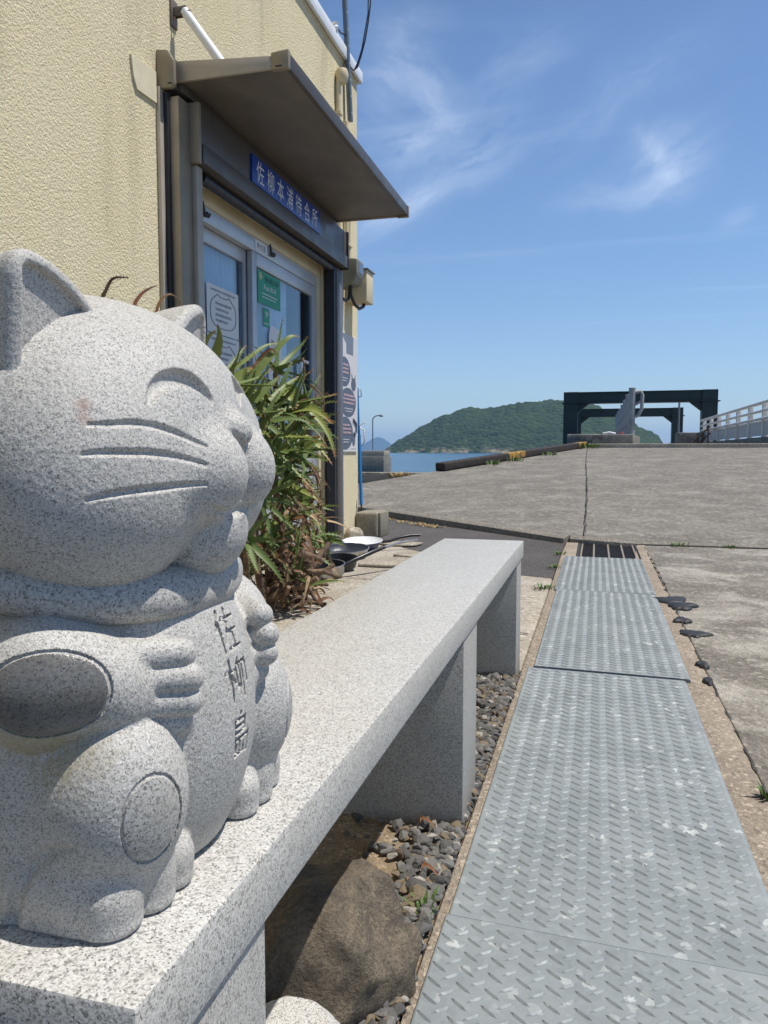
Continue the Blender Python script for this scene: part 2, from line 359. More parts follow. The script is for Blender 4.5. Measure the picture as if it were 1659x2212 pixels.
# ---------------------------------------------------------------- checker plates
def plate(y0,y1,x0,x1,z,seed,label,skew=0):
    mb=MB(); th=.006; rnd=random.Random(seed)
    # base with rolled side edges
    prof=[(x0,z-.012),(x0,z-.003),(x0+.0015,z-.0008),(x0+.004,z),(x1-.010,z),(x1-.004,z-.0015),(x1-.001,z-.005),(x1,z-.014)]
    v=[];n=len(prof); K=2
    for k in range(K):
        y=y0 if k==0 else y1
        v+=[(px,y+(skew*(px-x0) if 1 else 0),pz) for px,pz in prof]
    f=[(i,i+1,n+i+1,n+i) for i in range(n-1)]+[(n-1,0,n,2*n-1),tuple(range(n-1,-1,-1)),tuple(range(n,2*n))]
    mb.add(v,f)
    base=z+.0002
    ncol=int((x1-x0-.028)/.0188); xs=x0+.014+.5*((x1-x0-.028)-ncol*.0188)
    for i in range(ncol+1):
        ang=R_(38) if i%2 else R_(-38)
        yy=y0+.02+(.0158 if i%2 else 0)+rnd.uniform(-.001,.001)
        cx_=xs+i*.0188; ca,sa=math.cos(ang),math.sin(ang)
        while yy<y1-.014:
            L=.0143;Wd=.0028;hh=.0022
            pts=[(-L,0,0),(-L*.45,-Wd,0),(L*.45,-Wd,0),(L,0,0),(L*.45,Wd,0),(-L*.45,Wd,0),(-L*.62,0,hh),(L*.62,0,hh)]
            yk=yy+skew*(cx_-x0)
            q=[(cx_+a*ca-b*sa,yk+a*sa+b*ca,base+c) for a,b,c in pts]
            mb.add(q,[(0,1,6),(1,2,7,6),(2,3,7),(3,4,7),(4,5,6,7),(5,0,6)])
            yy+=.0316
    return tag(mb.obj('checker_plate',M_GALV),label,'steel plate','checker plates over the drain')
plate(-1.2,1.0865,PL,PR,.012,1,'nearest galvanised checker plate running out of the bottom of the photo',-.05)
plate(1.087,2.462,PL+.004,PR,.012,2,'long galvanised checker plate in front of the middle bench leg',-.05)
plate(2.474,3.9085,PL+.022,PR+.014,.0155,3,'checker plate lapping over its neighbour beside the far bench leg',-.06)
plate(3.909,5.185,PL+.012,PR+.016,.0155,4,'farthest galvanised checker plate touching the drain grate',-.04)
# ---------------------------------------------------------------- ramp
A=Vector((-.19,6.12,.055)); Fp=Vector((9,6.07,.040)); B=Vector((-2.42,8.25,.092)); B2=Vector((-6.2,11.8,.12))
E=Vector((-.325,18,.797)); G=Vector((14,18,.797)); Cc=Vector((-3.091,10,.269)); Dd=Vector((-2.499,12,.395)); C2=Vector((-6.3,12.2,.25))
def lerp(a,b,t): return a+(b-a)*t
front=[];back=[]
for i in range(8): t=i/8; front.append(lerp(B2,B,t)); back.append(lerp(C2,Cc,t))
for i in range(24):
    t=i/24; front.append(lerp(B,A,t)); back.append(lerp(Cc,Dd,t/.28) if t<.28 else lerp(Dd,E,(t-.28)/.72))
for i in range(25):
    t=(i/24)**1.6; q=lerp(A,Fp,t); q.z=.016+(A.z-.016)*math.exp(-t*9.2/.16); front.append(q); back.append(lerp(E,G,t))
mb=MB(); nr=28; nc=len(front); v=[];
for i in range(nc):
    a,b=front[i],back[i]; d=(b-a).normalized()
    v.append((a.x,a.y,-.28)); v.append((a.x,a.y,a.z-.016))
    for k in range(nr+1):
        p=lerp(a+d*.02,b,k/nr); z=p.z+.006*mnoise.noise(Vector((p.x*.35,p.y*.35,0)))*min(1,k/4); v.append((p.x,p.y,z))
    v.append((b.x,b.y,-2.2))
m_=nr+4; f=[]
for i in range(nc-1):
    for k in range(m_-1): f.append((i*m_+k,(i+1)*m_+k,(i+1)*m_+k+1,i*m_+k+1))
mb.add(v,f); o=mb.obj('ramp',M_RAMP,smooth=40); struct(o)
# lip kerb along the ramp's foot, lit on top, dark below
lip=MB()
def lipseg(p,q,w,h0,h1):
    d=(q-p).normalized(); nrm=Vector((d.y,-d.x,0))
    if nrm.y>0: nrm=-nrm
    for a,b in ((p,q),):
        v=[]
        for r in (a,b): v+=[r+nrm*.002,r+nrm*w,r+nrm*w,r+nrm*.002]
        for i,z in enumerate((p.z+.004,p.z-min(.022,p.z*.4),p.z-.14,p.z-.14,q.z+.004,q.z-min(.022,q.z*.4),q.z-.14,q.z-.14)): v[i]=Vector((v[i].x,v[i].y,z))
        lip.add(v,[(0,1,5,4),(1,2,6,5),(2,3,7,6),(3,0,4,7),(0,3,2,1),(4,5,6,7)])
def shift(p,dz): return Vector((p.x,p.y,p.z+dz))
lipseg(shift(B2,.02),shift(B,.004),.07,0,0); lipseg(shift(B,.004),shift(A,.0),.07,0,0); A3=Vector((.30,6.117,.018)); lipseg(shift(A,0),A3,.05,0,0); lipseg(A3,Vector((9,6.07,.016)),.05,0,0)
struct(lip.obj('ramp_kerb',M_KERB,bevel=.004))
# joints: cracks of the ramp (dark filler standing 3 mm proud)
M_CRACK=plain('crack_filler',(.055,.048,.04),.9,var=.4)
def crackline(pts,wd,name,mat,seed,kind='structure',gap=0):
    rnd=random.Random(seed); mb=MB(); P=[]
    for (a,b) in zip(pts[:-1],pts[1:]):
        n=max(2,int((b-a).length/.12))
        for k in range(n): P.append(lerp(a,b,k/n))
    P.append(pts[-1]); L=[];Rr=[]
    for i,p in enumerate(P):
        d=(P[min(i+1,len(P)-1)]-P[max(0,i-1)]).normalized(); nn=Vector((-d.y,d.x,0)).normalized()
        j=nn*rnd.uniform(-1,1)*wd*.8; w_=wd*rnd.uniform(.3,1.1)
        L.append(p+j+nn*w_); Rr.append(p+j-nn*w_)
    v=L+Rr; n=len(L); mb.add(v,[(i,i+1,n+i+1,n+i) for i in range(n-1) if gap<=0 or mnoise.noise(Vector((i*.23,seed,0)))>gap-.5])
    o=mb.obj(name,mat); o['kind']=kind; return o
def rampz(x,y):   # height of the ramp right of its long crack
    return .035+(.762)*(y-6.1)/(11.9)
crackline([shift(lerp(A+Vector((.11,0,0)),E+Vector((.11,0,0)),t)+Vector((.015*math.sin(t*7),0,0)),.012) for t in np.linspace(.005,.99,16)],.008,'ramp_joint',M_CRACK,3)
yj=11.5; crackline([Vector((-.10+x,yj+.02*math.sin(x*3),rampz(x,yj)+.013)) for x in np.linspace(.0,8,24)],.011,'cross_joint',M_CRACK,4)
crackline([Vector((.37,6.045,.012)),Vector((2,6.03,.012)),Vector((6,6.03,.012))],.009,'apron_joint',M_CRACK,9,gap=.5)
crackline([Vector((.350,y,.0075)) for y in np.linspace(.6,6,90)],.0026,'margin_joint',M_CRACK,5,gap=.45)
def padcrack(p,s): crackline([Vector((a,b,.006)) for a,b in p],.006,'slab_crack',M_DARK,s)
padcrack([(-.24,2.95),(-.42,3.02),(-.60,2.92)],6); padcrack([(-.25,3.7),(-.5,3.62),(-.9,3.95),(-1.4,4.05)],7)
# upper level, low kerb at the head of the ramp
struct(MB().box(-.30,18.02,-.5,16,60,.84).obj('upper_deck',M_RAMP))
struct(MB().box(-.28,17.96,.5,16,18.30,.885).obj('deck_kerb',M_PAD,bevel=.02))
# ---------------------------------------------------------------- sea, island, far hills
def m_sea():
    t=NT('sea_water')
    n=t.noise(.35,4,.6,vec=t.map((1,.35,1))); n2=t.noise(.02,4,.6,vec=t.map((.25,1,1)))
    t.set(Base_Color=t.mix(t.rng(n2,.35,.65),(.008,.050,.105),(.02,.085,.15)),Roughness=.22)
    t.b.inputs['IOR'].default_value=1.33
    t.set(Normal=t.bump(n,.9,.6)); return t.m
sea=MB(); NS=48
ang=np.linspace(0,2*math.pi,NS,endpoint=False)
v=[(0,0,-1.25)]; radii=[60,400,2500,14000]
for r in radii: v+=[(r*math.cos(a),r*math.sin(a),-1.25) for a in ang]
f=[(0,1+k,1+(k+1)%NS) for k in range(NS)]
for j in range(len(radii)-1): f+=[(1+j*NS+k,1+(j+1)*NS+k,1+(j+1)*NS+(k+1)%NS,1+j*NS+(k+1)%NS) for k in range(NS)]
sea.add(v,f); struct(sea.obj('sea',m_sea()))
def m_forest():
    t=NT('island_forest')
    v=t.n('TexVoronoi'); t.put(v.inputs['Vector'],t.map((1,1,1.5))); v.inputs['Scale'].default_value=.11
    s=t.sep(v.outputs['Color']); n=t.noise(.012,5,.6); z=t.sep()[2]
    base=t.mix(s[0],(.017,.032,.012),(.046,.072,.026))
    base=t.mix(t.rng(n,.4,.65,0,.6),base,(.038,.062,.020))
    rock=t.math('MULTIPLY',t.rng(z,14,3,0,1),t.rng(t.noise(.03,4,.6),.45,.62,0,1))
    base=t.mix(rock,base,(.30,.25,.18))
    t.set(Base_Color=base,Roughness=.95,Normal=t.bump(t.math('SUBTRACT',1.,v.outputs['Distance']),.6,8)); t.b.inputs['Specular IOR Level'].default_value=.1
    return t.m
def island(name,outline,dist,thick,mat,bumpy,seed,nx=220,ny=26):
    pts=[at(u,v,1,dist) for u,v in outline]; xs=[p.x for p in pts]; zs=[max(p.z,-1.3) for p in pts]
    X=np.linspace(xs[0],xs[-1],nx); Z=np.interp(X,xs,zs); mb=MB(); v=[]
    mid=(xs[0]+xs[-1])/2; half=(xs[-1]-xs[0])/2
    for j in range(ny):
        s_=-1+2*j/(ny-1)
        for i in range(nx):
            e=max(0,1-((X[i]-mid)/half)**2)**.5
            y=dist+s_*thick*(.25+.75*e)
            prof=max(0,1-abs(s_)**1.7)
            h=-2+(Z[i]+2)*prof
            if bumpy and h>1:
                p=Vector((X[i],y,seed)); h+=bumpy*prof**.3*(mnoise.noise(p*.035)+.9*abs(mnoise.noise(p*.09)))*min(1,(Z[i]+2)/18)-bumpy*.3
                h+=prof*(1-prof)*2.2*Z[i]*.10*mnoise.noise(Vector((X[i]*.008,y*.004,seed)))
            v.append((X[i],y,h))
    f=[(j*nx+i,j*nx+i+1,(j+1)*nx+i+1,(j+1)*nx+i) for j in range(ny-1) for i in range(nx-1)]
    mb.add(v,f); return struct(mb.obj(name,mat,smooth=180))
M_FOREST=m_forest()
island('island_hill',[(832,979),(838,971),(858,957),(880,942),(905,927),(938,909),(965,897),(990,888),(1010,882),(1028,881),(1050,883),(1072,881),(1090,877),(1110,872),(1128,869),(1150,869),(1175,867),(1205,865),(1225,864),(1260,870),(1294,879),(1330,893),(1365,911),(1400,931),(1420,945),(1432,958),(1440,972),(1446,979)],1500,190,M_FOREST,7,3.)
M_FAR=plain('far_forest',(.045,.065,.055),.95,spec=.05,scale=.004,var=.3)
island('far_hill',[(770,975),(785,966),(800,955),(812,946),(818,944),(824,946),(834,956),(846,967),(858,975),(880,977)],9000,700,M_FAR,0,5.,90,14)
island('distant_hills',[(1380,975),(1430,960),(1465,952),(1490,948),(1510,944),(1530,946),(1560,951),(1620,958),(1700,966),(1780,976)],11000,900,M_FAR,0,9.,90,14)
# breakwater
q=at(829,975,1,62); mb=MB()
bw=thing('breakwater','weathered concrete breakwater wall beyond the quay, left of the island','breakwater',(-24,63,-1.3))
MB().box(-34,62,-1.6,q.x,64.4,.30).obj('lower_wall',M_QUAY,bw,bevel=.05)
MB().box(-34,62.35,.30,q.x-.08,64.2,.80).obj('upper_wall',M_PAD,bw,bevel=.04)
lp=thing('street_lamp','slim grey lamp post with a curved arm on the breakwater','street lamp',(-18.4,62.9,.80))
M_GREYP=plain('grey_paint',(.20,.22,.23),.5,.3)
pts=[(-18.4,62.9,.80),(-18.4,62.9,3.35)]+[(-18.4+.42*(1-math.cos(a)),62.9,3.35+.40*math.sin(a)) for a in np.linspace(.2,1.5,7)]+[(-17.75,62.9,3.76)]
MB().tube(pts,.045,8).obj('pole',M_GREYP,lp,smooth=60)
MB().tube([(-17.86,62.9,3.76),(-17.7,62.9,3.75),(-17.5,62.9,3.70)],[.05,.10,.06],8).obj('lamp_head',M_GREYP,lp,smooth=60)
# low quay parapet left of the ramp
tag(MB().box(-9,11.75,-.4,-2.62,12.05,.375).obj('quay_parapet',M_QUAY,bevel=.015),'low concrete parapet at the quay edge, its near face in shade','parapet')
# ---------------------------------------------------------------- quay edge beam, gantries, posts, railing
def m_yb():
    t=NT('yellow_black_paint')
    y=t.sep()[1]; st=t.math('GREATER_THAN',t.math('FRACT',t.math('MULTIPLY',t.math('ADD',y,.15),.30)),.80)
    n=t.noise(9,6,.7)
    yel=t.mix(t.rng(n,.38,.56),(.45,.26,.025),(.10,.05,.025)); blk=t.mix(t.rng(n,.5,.7),(.022,.017,.015),(.065,.034,.02))
    t.set(Base_Color=t.mix(st,blk,yel),Roughness=.75,Normal=t.bump(n,.5,.02)); return t.m
a=lerp(Dd,E,.0)+Vector((.10,.0,.02)); b=lerp(Dd,E,1.)+Vector((.02,0,.02))
mb=MB(); d=(b-a).normalized(); nn=Vector((d.y,-d.x,0)).normalized(); up=nn.cross(d)
if up.z<0: up=-up
mb.obox((a+b)/2+up*.05,d,nn,up,(b-a).length/2,.09,.065)
tag(mb.obj('edge_beam',m_yb(),bevel=.022,seg=3),'rusty yellow and black striped stopper beam along the ramp edge','edge beam')
M_GANTRY=plain('dark_green_steel',(.018,.034,.034),.5,.2,var=.25,scale=1.5)
def gantry(y,xl,xr,zt,zb,label,sc=1.):
    g=thing('gantry',label,'gantry',((xl+xr)/2,y,zb),'steel gantries over the ferry berth')
    w_=.62*sc
    MB().box(xl+w_,y-.22,zt-.46*sc,xr-w_,y+.22,zt-.03).obj('beam',M_GANTRY,g)
    mb=MB(); mb.box(xl+w_,y-.32,zt-.03,xr-w_,y+.32,zt); mb.box(xl+w_,y-.32,zt-.50*sc,xr-w_,y+.32,zt-.46*sc); mb.obj('flange',M_GANTRY,g)
    for x in (xl,xr-w_):
        MB().box(x,y-.33,zb,x+w_,y+.33,zt+.01).obj('column',M_GANTRY,g)
        mb=MB(); mb.box(x-.09,y-.42,zt-.50*sc,x+w_+.09,y+.42,zt-.46*sc); mb.obj('collar_plate',M_GANTRY,g)
    h=.40*sc; zz=zt-.50*sc
    for x,sx in ((xl+w_,1),(xr-w_,-1)):
        MB().prism([(x,zz),(x+sx*h*1.25,zz),(x,zz-h)],1,y-.14,y+.14).obj('knee_brace',M_GANTRY,g)
    return g
gantry(36,-1.50,4.93,3.36,.84,'nearer and larger dark green steel gantry beyond the ramp')
gantry(50,-1.62,4.95,3.36,.5,'smaller looking dark green gantry standing behind the larger one')
mb=MB(); mb.tube([(3.79,40,.6),(3.79,40,3.2)],.045,8)
tag(mb.obj('thin_post',M_GREYP),'thin grey post standing under the gantry beams','post')
def cblock(name,label,x0,y0,z0,x1,y1,z1,rot=0,bev=.03,mat=None):
    mb=MB(); c=Vector(((x0+x1)/2,(y0+y1)/2,(z0+z1)/2)); r=R_(rot)
    mb.obox(c,(math.cos(r),math.sin(r),0),(-math.sin(r),math.cos(r),0),(0,0,1),(x1-x0)/2,(y1-y0)/2,(z1-z0)/2)
    return tag(mb.obj(name,mat or M_QUAY,bevel=bev),label,'concrete block')
cblock('concrete_block','square concrete block carrying the nearest grey post at the ramp head',.02,18.32,.75,.92,21,1.10,rot=-6)
cblock('concrete_block','long low concrete block to the left of the posts, under the gantry leg',-.72,19.3,.75,.10,24,1.13)
cblock('concrete_block','grey concrete block at the foot of the right gantry column',3.20,34,.84,4.05,35.2,1.50)
q=thing('bucket','small pink tub on the concrete block','tub',(.52,18.60,1.10))
M_PINK=plain('pink_plastic',(.62,.16,.20),.5); M_WPLAST=plain('white_plastic',(.65,.66,.66),.5)
MB().lathe([(.045,0),(.055,.05),(.06,.05),(.06,.06),(.0,.05)],(.52,18.60,1.10),16).obj('tub',M_PINK,q,smooth=40)
mb=MB(); mb.tube([(.12,18.8,1.12),(.26,18.78,1.15),(.40,18.8,1.12)],.03,8); tag(mb.obj('cloth_roll',M_WPLAST,smooth=60),'white bundle lying on the concrete block left of the pink tub','bundle')
M_POST=plain('weathered_white_paint',(.30,.31,.31),.6,var=.3,scale=4,bump=.1)
ph=thing('bollard_post','nearest and tallest looking pale grey post, with a curved pipe handle','post',(.80,20,1.10),'pale posts in a row at the berth')
MB().tube([(.80,20,1.10),(.80,20,2.25)],.08,14).obj('post',M_POST,ph,smooth=60)
MB().lathe([(.085,0),(.085,.03),(.0,.045)],(.80,20,2.24),14).obj('cap',M_POST,ph,smooth=40)
mb=MB(); mb.tube([(.86,20,2.16),(1.00,20,2.18),(1.04,20,2.10),(1.03,20,1.75),(.97,20,1.62),(.88,20,1.56)],.045,8); mb.tube([(.87,20,1.86),(1.03,20,1.95)],.035,8); mb.obj('handle',M_POST,ph,smooth=60)
proto=None
labs=['second pale post behind the one with the pipe handle','third pale post in the receding row','fourth pale post in the receding row','fifth pale post in the receding row','sixth pale post in the receding row','farthest and smallest looking pale post of the row']
for k in range(6):
    y=20+2.35*(k+1)
    if proto is None:
        proto=thing('bollard_post',labs[0],'post',(.80,y,1.05),'pale posts in a row at the berth')
        MB().tube([(.80,y,.84),(.80,y,2.25)],.08,12).obj('post',M_POST,proto,smooth=60)
        MB().lathe([(.085,0),(.085,.03),(.0,.045)],(.80,y,2.24),12).obj('cap',M_POST,proto,smooth=40); y0_=y
    else:
        c=copy_tree(proto,off=(0,y-y0_,0)); c['label']=labs[k]
# railing
M_RAIL=plain('white_rail_paint',(.62,.61,.58),.5,var=.15,scale=3)
def m_mesh():
    t=NT('perforated_sheet'); n=t.vor(26,rnd=0,vec=t.map((1,1,1)))
    t.set(Base_Color=t.mix(t.rng(n,.25,.4),(.24,.26,.28),(.46,.47,.47)),Roughness=.6); return t.m
M_MESH=m_mesh(); RX=4.25
cblock('rail_kerb','long concrete kerb under the white railing',RX-.12,20.2,.84,RX+.25,35,1.09,bev=.01)
rl=thing('railing','long white railing with perforated panels along the right of the deck','railing',(RX,28,1.09))
ys=[20.6+2*k for k in range(8)]
for y in ys:
    MB().box(RX-.02,y-.09,1.09,RX+.10,y+.09,1.99).obj('rail_post',M_RAIL,rl,bevel=.01)
for z,r in ((2.00,.05),(1.78,.04),(1.58,.04)):
    MB().tube([(RX-.06,19.7,z),(RX-.06,34.9,z)],r,8).obj('rail',M_RAIL,rl,smooth=60)
for y in ys[:-1]:
    MB().box(RX+.02,y+.10,1.14,RX+.05,y+1.90,1.50).obj('panel',M_MESH,rl)
    mb=MB(); mb.box(RX+.0,y+.09,1.50,RX+.07,y+1.91,1.54); mb.obj('panel_rail',M_RAIL,rl)
st=thing('stair_rail','sloping dark handrail in front of the block by the railing','handrail',(3.9,32,.9))
mb=MB(); mb.tube([(3.30,31,.90),(4.0,31,1.62),(4.05,31,1.62)],.03,8)
MB.tube(mb,[(3.45,31,.80),(4.05,31,1.40)],.025,8); mb.obj('hand_bar',M_RUST,st)
for x in (3.45,3.62,3.8,3.98): MB().tube([(x,31,.84),(x,31,.90+(x-3.3)*1.03)],.022,6).obj('baluster',M_RUST,st)
# ---------------------------------------------------------------- granite bench
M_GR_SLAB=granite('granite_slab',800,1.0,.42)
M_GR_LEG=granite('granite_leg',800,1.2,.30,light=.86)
XB0,XB1=-.482,-.222; ZB=.418; YB0,YB1=.325,2.487
bench=thing('stone_bench','long grey granite bench with the stone cat sitting on its near end','bench',(-.352,1.4,0))
MB().box(XB0,YB0,ZB-.052,XB1,YB1,ZB).obj('seat_slab',M_GR_SLAB,bench,bevel=.003,seg=2)
for y0,y1 in ((.337,.497),(1.373,1.532),(2.345,2.475)):
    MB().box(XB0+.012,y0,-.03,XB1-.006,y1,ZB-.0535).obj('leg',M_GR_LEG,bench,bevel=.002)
M_GROUT=plain('grout',(.42,.38,.30),.9)
for y0,y1 in ((.337,.497),(1.373,1.532),(2.345,2.475)): MB().box(XB0+.016,y0+.003,ZB-.0537,XB1-.0085,y1-.003,ZB-.0519).obj('grout_line',M_GROUT,bench)
# ---------------------------------------------------------------- stone cat
def ell(p,c,r):
    q=(p-np.array(c,dtype=p.dtype))/np.array(r,dtype=p.dtype); k0=np.sqrt((q*q).sum(-1)); q/=np.array(r,dtype=p.dtype)
    k1=np.sqrt((q*q).sum(-1)); return k0*(k0-1)/np.maximum(k1,1e-6)
def elr(p,c,r,rz):  # ellipsoid turned about z by rz
    c_,s_=np.cos(rz),np.sin(rz); q=p-np.array(c,dtype=p.dtype)
    q=np.stack([q[...,0]*c_+q[...,1]*s_,-q[...,0]*s_+q[...,1]*c_,q[...,2]],-1)
    return ell(q,(0,0,0),r)
def cap(p,a,b,ra,rb):
    a=np.array(a,dtype=p.dtype);b=np.array(b,dtype=p.dtype);ab=b-a;t=np.clip(((p-a)@ab)/(ab@ab),0,1)
    d=p-a-t[...,None]*ab
    return np.sqrt((d*d).sum(-1))-(ra+(rb-ra)*t)
def smin(a,b,k):
    h=np.maximum(k-np.abs(a-b),0)/k; return np.minimum(a,b)-h*h*k*.25
def smax(a,b,k): return -smin(-a,-b,k)
def poly(p,pts,rs):
    d=None
    for i in range(len(pts)-1):
        e=cap(p,pts[i],pts[i+1],rs[i],rs[i+1]); d=e if d is None else np.minimum(d,e)
    return d
def mir(p):
    q=p.copy(); q[...,1]=-np.abs(q[...,1]); return q     # fold onto the near (negative y) side
HX=-.357
def rotm(yaw,roll,pitch):
    cy,sy=np.cos(yaw),np.sin(yaw);cr,sr=np.cos(roll),np.sin(roll);cp,sp=np.cos(pitch),np.sin(pitch)
    return np.array([[cp,0,-sp],[0,1,0],[sp,0,cp]])@np.array([[1,0,0],[0,cr,sr],[0,-sr,cr]])@np.array([[cy,sy,0],[-sy,cy,0],[0,0,1]])
HR=rotm(np.radians(2.5),np.radians(2.),np.radians(5.))     # the head is turned, tilted and bowed a little
HP=np.array([HX,0,.28])
def cat_rom(pts,k=4):
    P=[np.array(p,float) for p in pts]; P=[2*P[0]-P[1]]+P+[2*P[-1]-P[-2]]; o=[]
    for i in range(1,len(P)-2):
        for t in np.arange(k)/k:
            o.append(.5*((2*P[i])+(-P[i-1]+P[i+1])*t+(2*P[i-1]-5*P[i]+4*P[i+1]-P[i+2])*t*t+(-P[i-1]+3*P[i]-3*P[i+1]+P[i+2])*t**3))
    return o+[P[-2]]
def groove(d,m,pts,rs,k=3,s=.0015):
    # carve a tapering groove along pts, only where it can matter
    q=cat_rom(pts,k); r=np.interp(np.linspace(0,1,len(q)),np.linspace(0,1,len(rs)),rs)
    c=np.array(pts); lo,hi=c.min(0)-.012,c.max(0)+.012
    near=((m>lo)&(m<hi)).all(-1)&(np.abs(d)<.02)
    if near.any():
        d=d.copy(); d[near]=smax(d[near],-poly(m[near],q,r),s)
    return d
def to_head(p): return (p-HP.astype(p.dtype))@HR.T.astype(p.dtype)+HP.astype(p.dtype)
def from_head(p): return (p-HP)@HR+HP
def ear(m):
    y=m[...,1];z=m[...,2]-.004;x=m[...,0]
    x0=-.322+.12*(y+.08)
    r=np.sqrt(((y+.121)/1.02)**2+(z-.309)**2)
    prof=smax(-.121-y+.25*np.maximum(.312-z,0),r-.096,.02)
    prof=smax(prof,.296-z-(y+.121)*.9,.01)
    back=np.maximum(x0-x,0)
    body=smax(prof+.12*back+2.2*back**2, x-x0, .010)
    body=smax(body,x0-.085-x,.02)
    inn=smax(smax(-.1125-y,r-.086,.008), np.abs(x-x0)-.005-.02*np.abs(y+.11),.002)
    return smax(body,-inn,.003)
def head_base(p):
    m=mir(p)
    d=ell(p,(HX-.004,0,.3025),(.115,.132,.0925))
    d=smin(d,elr(m,(-.322,-.060,.266),(.074,.074,.074),.12),.03)
    d=smin(d,ell(p,(-.284,0,.238),(.050,.043,.041)),.0025)
    mz=smin(ell(m,(-.267,-.025,.280),(.0425,.0315,.037)),ell(m,(-.285,-.045,.279),(.042,.036,.034)),.02)
    mz=smin(mz,ell(p,(-.254,0,.308),(.021,.018,.016)),.006)
    d=smin(d,mz,.007)
    d=smin(d,ell(p,(-.247,0,.250),(.012,.010,.014)),.004)
    return d
def head_raw(p):
    q=to_head(p)
    return np.minimum(head_base(q),ear(mir(q)))
def collar(p):
    x=(p[...,0]+.345);y=p[...,1];z=p[...,2]-.2055+x*.20
    r=np.sqrt((x/.076)**2+(y/.104)**2)
    g=(r-1)*.086
    return np.sqrt(g*g+(z*.95)**2)-.0165
def torso(p): return ell(p,(-.333,0,.096),(.093,.103,.138))
def arm(m):
    d=smin(cap(m,(-.350,-.088,.149),(-.318,-.099,.147),.042,.042),cap(m,(-.318,-.099,.147),(-.289,-.084,.139),.040,.032),.01)
    fg=None
    for dz,dx,r in ((.0225,-.003,.0098),(.0075,.002,.0098),(-.0075,.001,.0098),(-.021,-.006,.009)):
        e=cap(m,(-.284,-.089,.138+dz*.95),(-.2480+dx,-.060,.135+dz),.0105,r)
        fg=e if fg is None else smin(fg,e,.0012)
    d=smin(d,elr(m,(-.300,-.106,.1485),(.037,.0255,.0275),.467),.010)
    return smin(d,fg,.003)
def leg(m):
    d=ell(m,(-.335,-.080,.064),(.080,.047,.080))
    d=smin(d,ell(m,(-.279,-.086,.074),(.040,.041,.053)),.02)
    return d
def rbox(p,c,h,r):
    q=np.abs(p-np.array(c,dtype=p.dtype))-(np.array(h,dtype=p.dtype)-r); a=np.maximum(q,0)
    return np.sqrt((a*a).sum(-1))+np.minimum(q.max(-1),0)-r
def foot(m):
    # a blocky carved foot: body, then three tall toes divided by chiselled grooves
    d=smin(rbox(m,(-.322,-.084,.018),(.045,.039,.030),.016),cap(m,(-.330,-.084,.026),(-.300,-.082,.036),.030,.022),.012)
    tt=None
    for y,x,r,z in ((-.1035,-.2765,.0195,.0195),(-.076,-.2685,.0172,.0205),(-.0515,-.268,.0160,.0195)):
        e=smin(cap(m,(x,y,.006),(x+.0005,y,z),r,r*.97),cap(m,(x,y,z),(-.325,y*.98-.003,z+.008),r*.97,r*1.25),.004)
        tt=e if tt is None else smin(tt,e,.0008)
    return smin(d,tt,.006)
def body_raw(p):
    m=mir(p)
    d=smin(torso(p),leg(m),.004)
    d=smin(d,foot(m),.003)
    d=smin(d,arm(m),.010)
    return smax(d,-p[...,2],.004)
EYE=[(-.2661,-.0784,.3248),(-.2674,-.0720,.3313),(-.2673,-.0610,.3378),(-.2653,-.0476,.3414),(-.2617,-.0361,.3407),(-.2575,-.0287,.3363),(-.2542,-.0241,.3309),(-.2520,-.0232,.3266)]
WH=[[(-0.2836, -0.1125, 0.3103), (-0.2757, -0.1047, 0.3112), (-0.2675, -0.0937, 0.3124), (-0.2602, -0.0821, 0.3115), (-0.2535, -0.0682, 0.3079), (-0.2471, -0.0546, 0.3027), (-0.2424, -0.0489, 0.2999)],
[(-0.2826, -0.1187, 0.2938), (-0.2753, -0.1123, 0.2953), (-0.2665, -0.1026, 0.2957), (-0.2585, -0.0906, 0.2957), (-0.2521, -0.0768, 0.2943), (-0.2464, -0.0628, 0.2916), (-0.2397, -0.0533, 0.2886)],
[(-0.2785, -0.12, 0.2687), (-0.2696, -0.1122, 0.2718), (-0.2598, -0.0999, 0.2741), (-0.2521, -0.0848, 0.2753), (-0.2462, -0.0667, 0.2759), (-0.2388, -0.0538, 0.2764)]]
NOSE=[(-.2426,-.0206,.3127),(-.2390,-.0140,.3080),(-.2365,-.0055,.3005),(-.2355,0.,.293),(-.2350,0.,.280)]
MOUTH=[(-.2385,0.,.2556),(-.2380,-.0084,.2540),(-.2362,-.0323,.2558),(-.2390,-.0445,.2600)]
HIP=[(-.3314,-.1230,.0046),(-.3223,-.1286,.0252),(-.3147,-.1261,.0419),(-.3006,-.1253,.0525),(-.2805,-.1268,.0595)]
def head_sdf(p):
    q=to_head(p); m=mir(q)
    d=head_base(q)
    d=groove(d,m,EYE,[.0014,.0040,.0060,.0068,.0066,.0054,.0036,.0012])
    for wl in WH:
        n=len(wl); rs=[.0012+.0013*np.sin(np.pi*(.03+.94*i/(n-1)))**.8 for i in range(n)]
        d=groove(d,m,wl,rs,2,.001)
    d=groove(d,m,NOSE,[.0006,.0020,.0024,.0022,.0012],2,.002)
    d=groove(d,m,MOUTH,[.0032,.0034,.0028,.0010],2,.003)
    return np.minimum(d,ear(m))
def head_label(p):
    q=to_head(p); m=mir(q)
    e=(ear(m)<head_base(q)+.0004)
    return np.where(e,np.where(q[...,1]<0,1,2),0)
